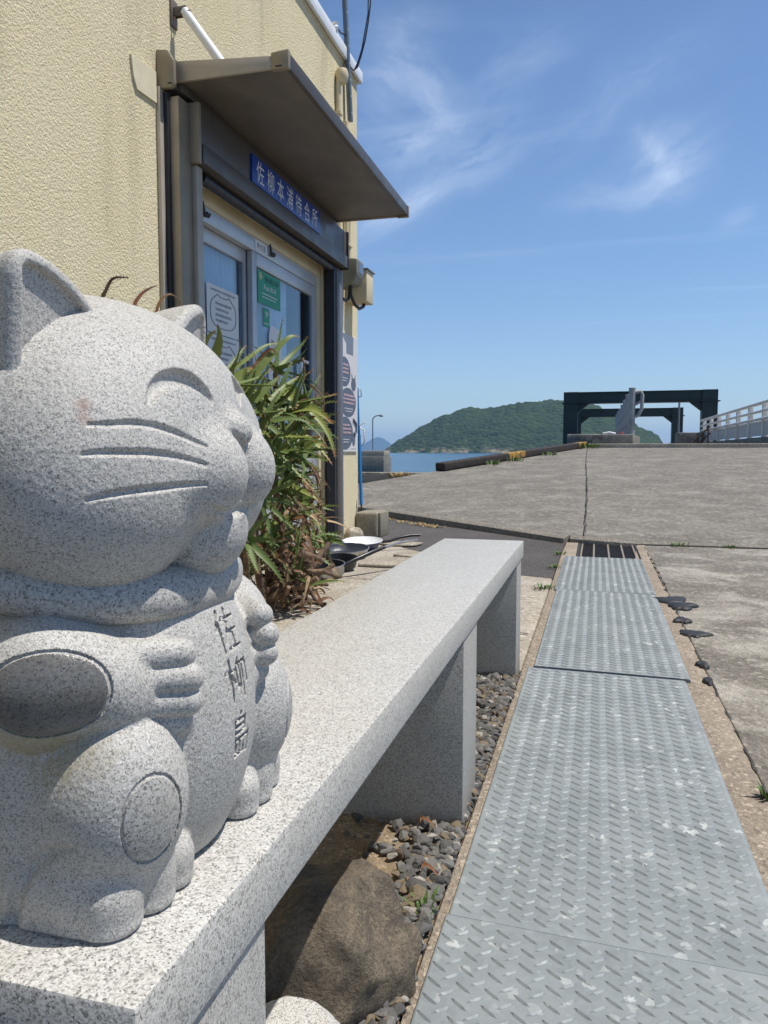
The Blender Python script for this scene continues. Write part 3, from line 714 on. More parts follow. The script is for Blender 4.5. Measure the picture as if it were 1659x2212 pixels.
STROKES=[ # each character in a unit square, read from the front: sa, yanagi, shima
 [[(.28,1),(.04,.58)],[(.19,.74),(.19,0)],[(.36,.8),(1,.8)],[(.64,1),(.57,.7),(.3,.22)],[(.5,.48),(.95,.48)],[(.72,.48),(.72,.07)],[(.42,.06),(1,.06)]],
 [[(.02,.74),(.40,.74)],[(.21,1),(.21,0)],[(.2,.7),(.02,.34)],[(.22,.65),(.38,.44)],[(.6,.95),(.47,.82),(.47,.3),(.6,.38)],[(.63,.84),(.63,.3),(.52,.02)],[(.76,.86),(.99,.86),(.99,.34),(.91,.32)],[(.77,.86),(.77,0)]],
 [[(.52,1.02),(.42,.9)],[(.25,.88),(.25,.42)],[(.25,.88),(.76,.88),(.76,.58)],[(.25,.73),(.76,.73)],[(.25,.58),(.76,.58)],[(.25,.42),(1,.42)],[(.97,.42),(.93,.0),(.82,.0)],[(.28,.30),(.28,.05),(.68,.05),(.68,.28)],[(.48,.34),(.48,.05)]]]
CHARS=[(-.013,.144,.031,.028),(-.013,.1095,.031,.029),(-.013,.069,.029,.030)]
def strokes2d(y,z):
    best=np.full(y.shape,1e3,y.dtype)
    for (y0,z0,wy,hz),st in zip(CHARS,STROKES):
        for pl_ in st:
            for a,b in zip(pl_[:-1],pl_[1:]):
                ax,az=y0+a[0]*wy,z0+a[1]*hz; bx,bz=y0+b[0]*wy,z0+b[1]*hz
                dx,dz=bx-ax,bz-az; t=np.clip(((y-ax)*dx+(z-az)*dz)/(dx*dx+dz*dz),0,1)
                d=np.hypot(y-ax-t*dx,z-az-t*dz)-(.0017-.0008*t); best=np.minimum(best,d)
    return best
def pad_e(m):
    a=(m[...,0]+.2985)*.89+(m[...,1]+.122)*.45; n=(m[...,0]+.2985)*.45-(m[...,1]+.122)*.89
    e=(np.sqrt((a/.0335)**2+((m[...,2]-.1485)/.0240)**2)-1)*.027
    return np.where(n>-.024,e,.05)
def knee_e(m):
    a=((m[...,0]+.247)+(m[...,1]+.102))*.7071
    return (np.sqrt((a/.0185)**2+((m[...,2]-.070)/.0262)**2)-1)*.021
def shoulder(m): return ell(m,(-.350,-.064,.158),(.058,.050,.034))
def body_sdf(p):
    m=mir(p)
    t=smin(torso(p),shoulder(m),.02)
    a=arm(m); l=leg(m); f=foot(m)
    l=np.where(m[...,0]>-.30,np.maximum(l,-np.maximum(np.abs(knee_e(m))-.0009,-l-.0015)),l)
    a=np.where(m[...,1]<-.080,np.maximum(a,-np.maximum(np.abs(pad_e(m))-.0010,-a-.0018)),a)
    near=(p[...,0]>-.30)&(np.abs(p[...,1])<.035)&(p[...,2]>.05)&(p[...,2]<.19)
    if near.any():
        s=np.full(t.shape,1e3,t.dtype); s[near]=strokes2d(p[...,1][near],p[...,2][near])
        t=np.where(near,np.maximum(t,-np.maximum(s-.35*np.minimum(t,.0),-t-.0042) if False else np.maximum(t,-np.maximum(s,-t-.0032))),t)
    d=smin(t,a,.012); d=smin(d,groove(smin(l,f,.010),m,HIP,[.0046,.0050,.0050,.0042,.0008],3,.003),.0035)
    return smax(d,-p[...,2],.004)
def body_label(p):
    # 0 torso, 1/2 arm, 3/4 leg, 5/6 foot, 7/8 elbow pad, 9/10 knee pad
    m=mir(p); far=(p[...,1]>=0).astype(int)
    s=np.stack([smin(torso(p),shoulder(m),.02),arm(m),leg(m),foot(m)],-1); k=s.argmin(-1)
    lab=np.where(k==0,0,1+2*(k-1)+far)
    lab=np.where((k==1)&(pad_e(m)<-.0011)&(m[...,1]<-.080),7+far,lab)
    lab=np.where((k==2)&(knee_e(m)<-.0011)&(m[...,0]>-.285),9+far,lab)
    return lab
def surface_nets(sdf,lo,hi,h,B=16):
    lo=np.array(lo,float); n=[int(np.ceil((b-a)/h/B))*B+1 for a,b in zip(lo,hi)]
    vol=np.ones(n,np.float32)*9
    nb=[(k-1)//B for k in n]
    for bx in range(nb[0]):
        # centre test for a whole layer of blocks at once
        cy,cz=np.meshgrid(np.arange(nb[1]),np.arange(nb[2]),indexing='ij')
        c=np.stack([np.full(cy.shape,bx),cy,cz],-1)*B+B/2
        dc=sdf((lo+c*h).astype(np.float32).reshape(-1,3)).reshape(cy.shape)
        for by,bz in zip(*np.where(np.abs(dc)<B*h*1.25)):
            sl=tuple(slice(i*B,i*B+B+1) for i in (bx,by,bz))
            g=np.stack(np.meshgrid(*[np.arange(s.start,s.stop) for s in sl],indexing='ij'),-1)
            vol[sl]=sdf((lo+g*h).astype(np.float32).reshape(-1,3)).reshape(g.shape[:3])
        for by,bz in zip(*np.where(dc<=-B*h*1.25)):
            sl=tuple(slice(i*B,i*B+B+1) for i in (bx,by,bz)); v=vol[sl]; v[v==9]=-9
    s=vol<0
    c=[s[i:n[0]-1+i,j:n[1]-1+j,k:n[2]-1+k] for i in(0,1) for j in(0,1) for k in(0,1)]
    anyc=c[0].copy(); allc=c[0].copy()
    for x in c[1:]: anyc|=x; allc&=x
    cells=np.argwhere(anyc&~allc)
    idx=np.full([k-1 for k in n],-1,np.int32); idx[tuple(cells.T)]=np.arange(len(cells))
    corners=np.array([(i,j,k) for i in(0,1) for j in(0,1) for k in(0,1)])
    val=np.stack([vol[tuple((cells+q).T)] for q in corners],-1)
    acc=np.zeros((len(cells),3)); cnt=np.zeros(len(cells))
    for a in range(8):
        for b in range(a+1,8):
            if np.abs(corners[a]-corners[b]).sum()!=1: continue
            m_=(val[:,a]<0)!=(val[:,b]<0)
            t=np.where(m_,val[:,a]/np.where(m_,val[:,a]-val[:,b],1),0)
            pt=corners[a]+(corners[b]-corners[a])*t[:,None]
            acc[m_]+=pt[m_]; cnt[m_]+=1
    P=(lo+(cells+acc/cnt[:,None])*h)
    F=[]
    for ax in range(3):
        o=[0,0,0]; o[ax]=1
        a=s[:-1 if ax==0 else None,:-1 if ax==1 else None,:-1 if ax==2 else None]
        b=s[o[0]:,o[1]:,o[2]:]
        e=np.argwhere(a!=b)
        u,v=[(1,2),(2,0),(0,1)][ax]
        ok=(e[:,u]>0)&(e[:,v]>0)&(e[:,u]<n[u]-1)&(e[:,v]<n[v]-1); e=e[ok]
        du=np.zeros(3,int);du[u]=1;dv=np.zeros(3,int);dv[v]=1
        q=[idx[tuple((e-x).T)] for x in (0*du,du,du+dv,dv)]
        q=np.stack(q,-1); fl=a[tuple(e.T)]
        q[~fl]=q[~fl][:,::-1]
        F.append(q)
    F=np.concatenate(F); F=F[(F>=0).all(1)]
    E3=np.eye(3)
    def grad(P,e):
        g=np.stack([sdf((P+E3[k]*e).astype(np.float64))-sdf((P-E3[k]*e).astype(np.float64)) for k in range(3)],-1)
        return g/(np.linalg.norm(g,axis=1,keepdims=True)+1e-12)
    N=grad(P,h*.5)
    P=P-N*np.clip(sdf(P),-h*.5,h*.5)[:,None]
    N=grad(P,h*.35)
    return P,F,N

CATL=Vector((0,.485,ZB+.0004))
M_CAT=granite('cat_granite',1500,.95,.65,tool=.20,light=.97,stain=[((.069,-.108,.3114),.0038,(.26,.12,.075),.6),((.0713,-.1102,.3035),.0032,(.30,.15,.10),.45),((.045,-.133,.121),.022,(.30,.25,.12),.5),((.062,-.116,.114),.020,(.32,.27,.14),.4)])
M_CATPAD=granite('polished_granite',1100,1.6,.24,light=.50)
M_CATKNEE=granite('honed_granite',1000,1.1,.45,light=.9)
M_CATCOL=granite('collar_granite',1000,1.05,.5,light=.92)
croot=thing('cat_statue','grey granite beckoning cat statue with closed eyes on the bench end','cat statue',(-.35,.485,ZB))
def part_mesh(name,P,F,N,sel,mat,parent):
    f=F[sel]; u,inv=np.unique(f,return_inverse=True)
    me=bpy.data.meshes.new(name); f2=inv.reshape(-1,4)
    me.vertices.add(len(u)); me.vertices.foreach_set('co',(P[u]+np.array(CATL)).astype(np.float32).ravel())
    me.loops.add(f2.size); me.loops.foreach_set('vertex_index',f2.astype(np.int32).ravel())
    me.polygons.add(len(f2)); me.polygons.foreach_set('loop_start',np.arange(0,f2.size,4,dtype=np.int32)); me.polygons.foreach_set('loop_total',np.full(len(f2),4,np.int32))
    me.update(calc_edges=True); me.validate(); smoothall(me)
    if len(me.vertices)==len(u): me.normals_split_custom_set_from_vertices(N[u].astype(np.float32))
    o=link(name,me,mat,parent)
    return o
P,F,N=surface_nets(head_sdf,(-.50,-.165,.165),(-.20,.165,.43),.0012)
lab=head_label(P[F].mean(1)); hd=part_mesh('head',P,F,N,lab==0,M_CAT,croot)
for k in (1,2): part_mesh('ear',P,F,N,lab==k,M_CAT,hd)
P,F,N=surface_nets(collar,(-.46,-.14,.16),(-.24,.14,.25),.002)
part_mesh('collar',P,F,N,np.ones(len(F),bool),M_CATCOL,croot)
P,F,N=surface_nets(body_sdf,(-.47,-.165,-.004),(-.22,.165,.24),.001)
lab=body_label(P[F].mean(1)); part_mesh('torso',P,F,N,lab==0,M_CAT,croot)
for s_ in (0,1):
    o=part_mesh('arm',P,F,N,lab==1+s_,M_CAT,croot); part_mesh('elbow_pad',P,F,N,lab==7+s_,M_CATPAD,o)
    o=part_mesh('leg',P,F,N,lab==3+s_,M_CAT,croot); part_mesh('knee_pad',P,F,N,lab==9+s_,M_CATKNEE,o)
    part_mesh('foot',P,F,N,lab==5+s_,M_CAT,o)
# ---------------------------------------------------------------- waiting-hall building
def m_stucco():
    t=NT('cream_stucco')
    n=t.noise(1.6,6,.65); big=t.noise(95,4,.68); v=t.vor(120); fine=t.noise(300,3,.6)
    base=t.mix(t.rng(n,.3,.7),(.89,.765,.49),(.93,.815,.555))
    st=t.noise(2.2,5,.6,vec=t.map((1,2.2,.35)))
    base=t.mix(t.rng(st,.55,.75,0,.35),base,(.40,.33,.20))
    base=t.mix(t.rng(fine,.3,.7,0,.18),base,(.42,.35,.20))
    h=t.math('ADD',t.rng(big,.35,.68,0,1),t.math('MULTIPLY',t.rng(v,.0,.6,1,0),.35))
    h=t.math('ADD',h,t.math('MULTIPLY',fine,.18))
    t.set(Base_Color=base,Roughness=.95,Normal=t.bump(h,1.,.0052)); t.b.inputs['Specular IOR Level'].default_value=.15
    return t.m
M_STUCCO=m_stucco()
M_CREAM=plain('cream_paint',(.62,.53,.34),.6,var=.1,scale=5,bump=.1)
M_PATCH=plain('plaster_patch',(.66,.60,.42),.85,var=.08,scale=14,bump=.15)
M_BROWN=plain('bronze_aluminium',(.115,.098,.085),.42,.35,var=.12,scale=4)
M_BEIGE=plain('beige_aluminium',(.28,.235,.165),.45,.25,var=.12,scale=5)
M_BEIGE2=plain('pale_beige_aluminium',(.42,.365,.295),.45,.25,var=.1,scale=5)
M_DARKMET=plain('dark_metal',(.035,.038,.045),.45,.4)
M_ALU=plain('door_aluminium',(.50,.51,.52),.4,.35,var=.08,scale=6)
M_WHITE=plain('white_sheet_metal',(.78,.79,.80),.4,var=.05)
def m_soffit():
    t=NT('awning_panel'); n=t.noise(5,6,.65,vec=t.map((1,.6,1))); sp=t.noise(26,5,.7,vec=t.map((.5,1.6,1)))
    base=t.mix(t.rng(n,.35,.7),(.13,.112,.098),(.20,.172,.142)); base=t.mix(t.rng(sp,.66,.78,0,.7),base,(.33,.27,.20))
    t.set(Base_Color=base,Roughness=.5,Metallic=.15); return t.m
def m_glass():
    t=NT('window_glass'); t.t.nodes.remove(t.b)
    g=t.n('BsdfGlossy'); g.inputs['Roughness'].default_value=.02; g.inputs['Color'].default_value=(.9,.95,1,1)
    tr=t.n('BsdfTransparent'); tr.inputs['Color'].default_value=(.78,.84,.88,1)
    fr=t.n('LayerWeight'); fr.inputs['Blend'].default_value=.5
    mx=t.n('MixShader'); t.put(mx.inputs[0],t.math('ADD',t.math('MULTIPLY',t.math('POWER',fr.outputs['Facing'],3.5),.75),.05)); t.put(mx.inputs[1],tr.outputs[0]); t.put(mx.inputs[2],g.outputs[0]); t.put(t.out.inputs[0],mx.outputs[0]); return t.m
M_GLASS=m_glass(); M_SOFFIT=m_soffit()
XW=-1.93; DY0,DY1,DZ=3.40,5.33,2.035
bld=thing('waiting_hall','cream stuccoed harbour waiting hall behind the cat and bench','building',(-4,2,0))
mb=MB(); t_=.16
mb.box(XW-t_,-2.5,-.2,XW,DY0,3.66); mb.box(XW-t_,DY1,-.2,XW,6.15,3.66); mb.box(XW-t_,DY0,DZ,XW,DY1,3.66)
mb.box(-7,6.0,-.2,XW-t_,6.15,3.66); mb.box(-7,-2.5,-.2,XW-t_,-2.35,3.66); mb.box(-7,-2.35,-.2,-6.85,6.0,3.66)
mb.obj('wall',M_STUCCO,bld)
rf=MB().box(-7.06,-2.56,3.66,XW+.006,6.152,3.70).obj('roof_slab',M_CREAM,bld)
mb=MB(); mb.box(XW+.010,-2.60,3.675,XW+.036,6.20,3.765); mb.box(-7.1,6.155,3.675,XW+.010,6.20,3.765); mb.obj('roof_edge',M_WHITE,rf,bevel=.006)
M_FLOORIN=plain('room_floor',(.22,.22,.21),.6); M_ROOM=plain('room_wall',(.36,.37,.37),.9)
mb=MB(); mb.box(-6.8,-2.3,-.05,XW-.17,5.95,.02); mb.obj('floor',M_FLOORIN,bld)
mb=MB(); mb.box(-4.3,2.0,.02,-4.25,5.99,3.6); mb.box(-4.25,2.0,2.6,XW-.165,5.95,2.65); mb.obj('room_partition',M_ROOM,bld)
# smooth plaster patch by the awning end
mb=MB(); pp=[(2.960,2.370),(3.03,2.372),(3.15,2.383),(3.15,2.250),(3.0,2.244),(2.975,2.290)]
MB().prism(pp,0,XW-.002,XW+.010).obj('plaster_patch',M_PATCH,bld)
# shutter: side rails, box, drum
sh=MB().box(XW+.002,3.325,2.045,-1.80,5.475,2.30).obj('shutter_box',M_BROWN,bld,bevel=.004)
MB().box(-1.8005,3.329,2.043,-1.790,5.47,2.128).obj('box_lip',M_BROWN,sh,bevel=.002)
MB().box(XW+.004,3.300,2.035,-1.796,3.3245,2.306).obj('end_cap',M_BEIGE,sh,bevel=.004)
MB().box(XW+.004,5.4755,2.035,-1.786,5.49,2.306).obj('end_cap',M_DARKMET,sh,bevel=.003)
MB().tube([(-1.87,3.44,2.02),(-1.87,5.40,2.02)],.028,12).obj('shutter_roll',M_DARKMET,sh,smooth=60)
gr=MB().box(XW+.002,3.210,0,-1.845,3.318,2.30).obj('shutter_rail',M_BEIGE,bld,bevel=.004)
MB().box(-1.88,3.3185,0,-1.822,3.375,2.034).obj('rail_channel',M_BEIGE2,gr,bevel=.004)
MB().box(-1.90,3.3755,0,-1.842,3.405,2.034).obj('rail_slot',M_DARKMET,gr)
MB().box(XW+.001,3.155,0,XW+.022,3.185,2.325).obj('flashing_strip',M_BEIGE2,bld,bevel=.003)
MB().box(XW+.001,3.186,0,XW+.040,3.209,2.31).obj('flashing_gap',M_DARKMET,bld)
gr=MB().box(XW+.002,5.355,0,-1.835,5.43,2.034).obj('shutter_rail',M_BROWN,bld,bevel=.004)
MB().box(-1.905,5.315,0,-1.842,5.3545,2.034).obj('rail_slot',M_DARKMET,gr)
MB().box(XW+.002,5.4305,0,-1.838,5.50,2.034).obj('rail_edge',plain('grey_blue_aluminium',(.16,.17,.20),.45,.3),gr,bevel=.004)
# awning
aw=bpy.data.objects.new('awning',None); col.objects.link(aw); aw.parent=bld; WL['awning']=WL[bld.name]
MB().prism([(-1.90,2.372),(-1.345,2.372),(-1.345,2.408),(-1.90,2.450)],1,3.235,5.415).obj('awning_panel',M_SOFFIT,aw)
MB().prism([(-1.895,2.362),(-1.40,2.362),(-1.40,2.416),(-1.895,2.456)],1,3.219,3.2345).obj('side_rail',M_BEIGE2,aw,bevel=.002)
MB().prism([(-1.895,2.362),(-1.40,2.362),(-1.40,2.416),(-1.895,2.456)],1,5.4155,5.43).obj('side_rail',M_BEIGE2,aw,bevel=.002)
mb=MB(); mb.prism([(-1.3445,2.366),(-1.322,2.366),(-1.322,2.428),(-1.331,2.436),(-1.3445,2.424)],1,3.245,5.405); mb.obj('front_rail',M_BROWN,aw,bevel=.002)
for y0,y1 in ((3.2155,3.244),(5.4055,5.433)):
    o=MB().prism([(-1.3995,2.356),(-1.318,2.356),(-1.318,2.434),(-1.3995,2.428)],1,y0,y1).obj('corner_cap',M_BEIGE,aw,bevel=.004)
MB().box(-1.378,3.2135,2.364,-1.348,3.217,2.370).obj('screw_slot',M_DARKMET,aw)
MB().box(XW+.001,3.19,2.335,-1.865,5.43,2.465).obj('wall_rail',M_BROWN,aw,bevel=.004)
MB().box(-1.8648,3.236,2.330,-1.845,5.40,2.370).obj('hinge_rail',M_BROWN,aw,bevel=.003)
MB().prism([(XW+.001,2.318),(-1.858,2.318),(-1.842,2.334),(-1.842,2.430),(-1.872,2.480),(XW+.001,2.488)],1,3.165,3.1895).obj('wall_cap',M_BEIGE,aw,bevel=.004)
MB().box(-1.872,3.1635,2.332,-1.852,3.166,2.338).obj('screw_slot',M_DARKMET,aw)
bk=MB(); bk.box(XW+.001,3.290,2.655,XW+.010,3.345,2.775); bk.box(XW+.010,3.305,2.70,XW+.075,3.312,2.74); bk.box(XW+.010,3.326,2.70,XW+.075,3.333,2.74)
b_=bk.obj('stay_bracket',plain('weathered_steel',(.16,.13,.11),.6,.4,var=.3),aw,bevel=.002)
MB().tube([(XW+.06,3.319,2.722),(-1.66,3.319,2.435)],.021,12).obj('stay_rod',M_WHITE,aw,smooth=60)
MB().tube([(XW+.045,3.319,2.722),(XW+.085,3.319,2.705)],.017,10).obj('stay_joint',M_DARKMET,aw,smooth=60)
# sliding doors
XD=-1.985
fr=MB(); fr.box(XD-.06,DY0,1.955,XD+.040,DY1,2.0345); fr.box(XD-.06,DY0,.0,XD+.03,DY0+.03,1.955); fr.box(XD-.06,DY1-.075,.0,XD+.040,DY1,1.955); fr.box(XD-.06,DY0+.03,.0,XD+.03,DY1-.075,.03)
fr.obj('door_surround',M_CREAM,bld,bevel=.003)
mb=MB(); mb.box(XD-.05,DY0+.031,1.875,XD+.030,DY1-.076,1.954); mb.box(XD-.05,DY1-.10,.031,XD+.03,DY1-.0765,1.8745); mb.obj('door_frame',M_ALU,bld,bevel=.002)
def door(y0,y1,x,name):
    d=bpy.data.objects.new('sliding_door',None); col.objects.link(d); d.parent=bld; WL[d.name]=WL[bld.name]
    s=.062; z0,z1=.035,1.872
    mb=MB(); mb.box(x-.016,y0,z0,x+.016,y0+s,z1); mb.box(x-.016,y1-s,z0,x+.016,y1,z1); mb.box(x-.016,y0+s,z1-.075,x+.016,y1-s,z1); mb.box(x-.016,y0+s,z0,x+.016,y1-s,z0+.09); mb.box(x-.016,y0+s,.60,x+.016,y1-s,.665)
    mb.obj('door_sash',M_ALU,d,bevel=.002)
    MB().box(x-.003,y0+s,.665,x+.003,y1-s,z1-.075).obj('door_pane',M_GLASS,d)
    MB().box(x-.006,y0+s,z0+.09,x+.006,y1-s,.60).obj('kick_panel',plain('kick_panel',(.45,.46,.47),.5,.2),d)
    return d
d1=door(3.432,4.235,XD-.030,'l'); d2=door(4.20,5.25,XD+.010,'r')
mb=MB(); y=4.93
mb.box(XD+.027,y,1.02,XD+.045,y+.018,1.33); mb.box(XD+.027,y,1.31,XD+.045,y+.13,1.33); mb.box(XD+.027,y,1.02,XD+.045,y+.13,1.04); mb.obj('door_handle',M_WHITE,d2,bevel=.002)
# curtains inside
def curtain(y0,y1,seed,label):
    rnd=random.Random(seed); n=60; v=[]
    for i in range(n+1):
        y=y0+(y1-y0)*i/n; x=XD-.075+.018*math.sin(i*.9+rnd.uniform(-.4,.4))
        v+= [(x,y,.25),(x+.004*math.sin(i),y,1.95)]
    mb=MB(); mb.add(v,[(2*i,2*i+2,2*i+3,2*i+1) for i in range(n)])
    return tag(mb.obj('curtain',M_CURT,smooth=80),label,'curtain')
M_CURT=plain('curtain_cloth',(.80,.84,.88),.9,var=.06)
curtain(3.72,4.18,1,'pale curtain gathered behind the left door pane'); curtain(4.27,4.92,2,'pale curtain hanging behind the right door pane')
# ---------------------------------------------------------------- signs and papers
M_SIGN=plain('sign_blue',(.010,.052,.30),.35,var=.05); M_LETTER=plain('sign_letter',(.72,.73,.72),.5,var=.03)
sg=thing('name_sign','blue sign board with white Japanese lettering under the awning','sign',(-1.785,4.36,2.13))
MB().box(-1.7995,3.85,2.1295,-1.7865,4.885,2.275).obj('sign_board',M_SIGN,sg,bevel=.001)
for i,ch in enumerate('佐柳本浦待合所'):
    wall_text(ch,.128,-1.7855,3.948+i*.139,2.203,M_LETTER,sg,'letter',.80)
M_PAPER=plain('paper',(.70,.71,.72),.8,var=.03); M_INK=plain('ink',(.05,.055,.07),.8); M_INKG=plain('faint_ink',(.30,.32,.36),.8)
M_GREENS=plain('green_sticker',(.01,.27,.15),.5,var=.05); M_REDP=plain('red_strip',(.42,.05,.07),.6)
XP=XD-.0250
def inkline(mb,x,y0,y1,z,h,seed):
    rnd=random.Random(seed); y=y0
    while y<y1-.004:
        w_=rnd.uniform(.006,.013); mb.box(x,y,z-h/2*rnd.uniform(.6,1),x+.0008,min(y1,y+w_),z+h/2*rnd.uniform(.6,1)); y+=w_+rnd.uniform(.003,.006)
def bubble(y,z,sy,sz,x):
    """speech-bubble outline with two pointed ears"""
    pts=[]
    for k in range(41):
        a=R_(120-300*k/40) if 0 else 2*math.pi*k/40
        e=(abs(math.cos(a))**.7*math.copysign(1,math.cos(a)),abs(math.sin(a))**.7*math.copysign(1,math.sin(a)))
        yy,zz=e
        if .35<yy<.62 and zz>.5: zz+=.22*(1-abs(yy-.48)/.14)
        if -.62<yy<-.35 and zz>.5: zz+=.22*(1-abs(yy+.48)/.14)
        pts.append((x,y+yy*sy,z+zz*sz))
    return pts
def notice(y0,y1,z0,z1,label,seed,x=XP):
    n=thing('notice',label,'notice',(x,(y0+y1)/2,z0),'papers on the door glass')
    MB().box(x,y0,z0,x+.0012,y1,z1).obj('sheet',M_PAPER,n)
    mb=MB(); mb.tube(bubble((y0+y1)/2,(z0+z1)/2-.01,(y1-y0)*.40,(z1-z0)*.33,x+.002),.0035,5); mb.obj('drawn_outline',M_INKG,n)
    mb=MB(); w_=(y1-y0)
    inkline(mb,x+.0015,y0+w_*.12,y1-w_*.12,z1-.025,.014,seed)
    for k in range(4): inkline(mb,x+.0015,y0+w_*.26,y1-w_*(.24+.1*(k%2)),z1-.092-.030*k,.017,seed+k+1)
    mb.obj('writing',M_INKG,n)
notice(3.74,4.115,1.345,1.60,'upper white notice with a hand drawn bubble outline on the left door',3)
notice(3.74,4.115,1.07,1.338,'lower white notice with a hand drawn bubble outline on the left door',17)
mb=MB(); mb.box(XP,3.60,1.655,XP+.001,3.625,1.80); tag(mb.obj('red_strip',M_REDP),'thin vertical red paper strip at the left door top','paper strip')
XQ=XD+.0145
gsn=thing('wifi_sticker','large green sticker at the top of the right door pane','sticker',(XQ,4.46,1.60))
MB().box(XQ,4.297,1.595,XQ+.001,4.637,1.790).obj('sticker_sheet',M_GREENS,gsn)
wall_text('香川県公衆',.040,XQ+.0018,4.50,1.752,M_INK,gsn,'dark_writing',1.05)
wall_text('Free Wi-Fi',.042,XQ+.0018,4.475,1.700,M_LETTER,gsn,'white_writing')
mb=MB(); inkline(mb,XQ+.0012,4.36,4.59,1.66,.008,5); inkline(mb,XQ+.0012,4.36,4.56,1.64,.006,6); mb.obj('small_writing',M_LETTER,gsn)
mb=MB()
for k in range(5): a=2*math.pi*k/5; mb.lathe([(.010,0),(.010,.001)],(0,0,0),10) if 0 else mb.tube([(XQ+.001,4.337+.012*math.cos(a),1.756+.012*math.sin(a)),(XQ+.003,4.337+.012*math.cos(a),1.756+.012*math.sin(a))],.010,8)
mb.obj('flower_mark',plain('pale_yellow',(.66,.60,.30),.6),gsn)
gs2=thing('wifi_sticker','small green wireless symbol sticker under the large one','sticker',(XQ,4.42,1.50))
MB().box(XQ,4.370,1.465,XQ+.001,4.462,1.578).obj('sticker_sheet',M_GREENS,gs2)
mb=MB()
for r in (.010,.021,.032): mb.tube([(XQ+.002,4.416+r*math.sin(a),1.522+r*math.cos(a)) for a in np.linspace(-.8,.8,9)],.0032,5)
mb.tube([(XQ+.001,4.416,1.521),(XQ+.003,4.416,1.521)],.004,8); mb.obj('wireless_arcs',M_LETTER,gs2)
mb=MB(); inkline(mb,XQ+.0012,4.385,4.45,1.485,.008,9); mb.obj('small_writing',M_LETTER,gs2)
hp=thing('hanging_notice','curled white hanging notice with vertical writing on the right door pane','notice',(XP,4.55,1.05))
mb=MB(); v=[]
for i in range(9):
    z=1.485-.48*i/8; o_=.012*math.sin(i*.8)
    v+=[(XQ+.004+o_*.1,4.44+.03*(i==0)+.006*math.sin(i),z),(XQ+.004+o_*.2,4.63+.012*math.sin(i*.7),z-.012)]
mb.add(v,[(2*i,2*i+1,2*i+3,2*i+2) for i in range(8)]); mb.obj('sheet',M_PAPER,hp)
for k,(yy,zz,ch) in enumerate(((4.49,1.375,'甲'),(4.585,1.365,'動'),(4.585,1.25,'物'),(4.585,1.17,'待'))): wall_text(ch,.045,XQ+.0085,yy,zz,M_INK,hp,'writing')
nl=thing('room_label','small white name plate over the right sliding door','sign',(XD+.03,4.31,1.90))
MB().box(XD+.0305,4.235,1.888,XD+.033,4.395,1.944).obj('plate',M_PAPER,nl)
wall_text('待合室',.042,XD+.0338,4.315,1.916,M_INK,nl,'lettering')
def hook(y,z,label):
    mb=MB(); x=XD+.038
    mb.tube([(x,y,z+.05),(x+.004,y+.002,z+.02),(x+.004,y+.012,z-.012),(x,y+.028,z-.014),(x,y+.040,z+.004)],[.006,.007,.008,.009,.008],7)
    mb.tube([(x,y+.040,z+.002),(x,y+.060,z-.006),(x,y+.078,z+.008)],[.010,.011,.006],7)
    return tag(mb.obj('cat_hook',M_DARKMET,smooth=60),label,'hook','black hooks over the doors')
hook(3.60,1.915,'black curled cat shaped hook over the left sliding door'); hook(4.43,1.915,'black curled cat shaped hook beside the white name plate')
# poster on the far wall strip
def m_poster_blob(): return plain('poster_slate',(.10,.125,.17),.6,var=.08)
po=thing('poster','tall white poster with slate blue cat shapes at the building corner','poster',(XW+.01,5.88,.70)); xq=XW+.012
MB().box(XW+.001,5.69,.705,xq,6.105,1.625).obj('sheet',plain('poster_paper',(.62,.60,.60),.6,var=.04),po)
MP=m_poster_blob()
def blob(y,z,ry,rz,x):
    n=28; pts=[(y+ry*math.cos(2*math.pi*k/n),z+rz*math.sin(2*math.pi*k/n)) for k in range(n)]
    pts=[(max(5.692,min(6.10,a)),max(.71,min(1.62,b))) for a,b in pts]
    return MB().prism(pts,0,xq,x).obj('cat_shape',MP,po)
blob(5.77,1.33,.15,.115,xq+.0012); blob(5.86,1.095,.20,.115,xq+.0016); blob(5.78,.85,.20,.13,xq+.0012)
blob(6.0,1.245,.060,.05,xq+.0020); blob(6.0,.80,.04,.05,xq+.002)
mb=MB()
for (yy,zz) in ((6.0,1.245),(6.0,.80)):
    for sgn in (-1,1): mb.prism([(yy+sgn*.045,zz+.02),(yy+sgn*.05,zz+.085),(yy+sgn*.012,zz+.04)],0,xq+.0004,xq+.0024)
mb.obj('cat_ears',MP,po)
mb=MB(); MB.tube(mb,[(xq+.002,5.98,.965),(xq+.002,6.06,.93),(xq+.002,6.055,.86),(xq+.002,6.0,.85)],.012,6); mb.obj('cat_tail',MP,po)
mb=MB()
for (y0,y1,z) in ((5.70,5.86,1.385),(5.70,5.86,1.355),(5.72,5.86,1.325),(5.74,6.02,1.15),(5.72,6.03,1.12),(5.73,6.02,1.09),(5.70,5.89,.915),(5.70,5.93,.885),(5.72,5.93,.855)): inkline(mb,xq+.003,y0,y1,z,.020,int(z*1000))
mb.obj('poster_headline',plain('poster_pink',(.60,.42,.45),.6),po)
mb=MB()
for (y0,y1,z) in ((5.70,5.84,1.28),(5.70,5.82,1.26),(5.76,5.98,1.045),(5.78,5.96,1.025),(5.70,5.88,.80),(5.70,5.86,.78),(5.94,6.06,.735)): inkline(mb,xq+.003,y0,y1,z,.009,int(z*999))
mb.obj('poster_text',M_LETTER,po)
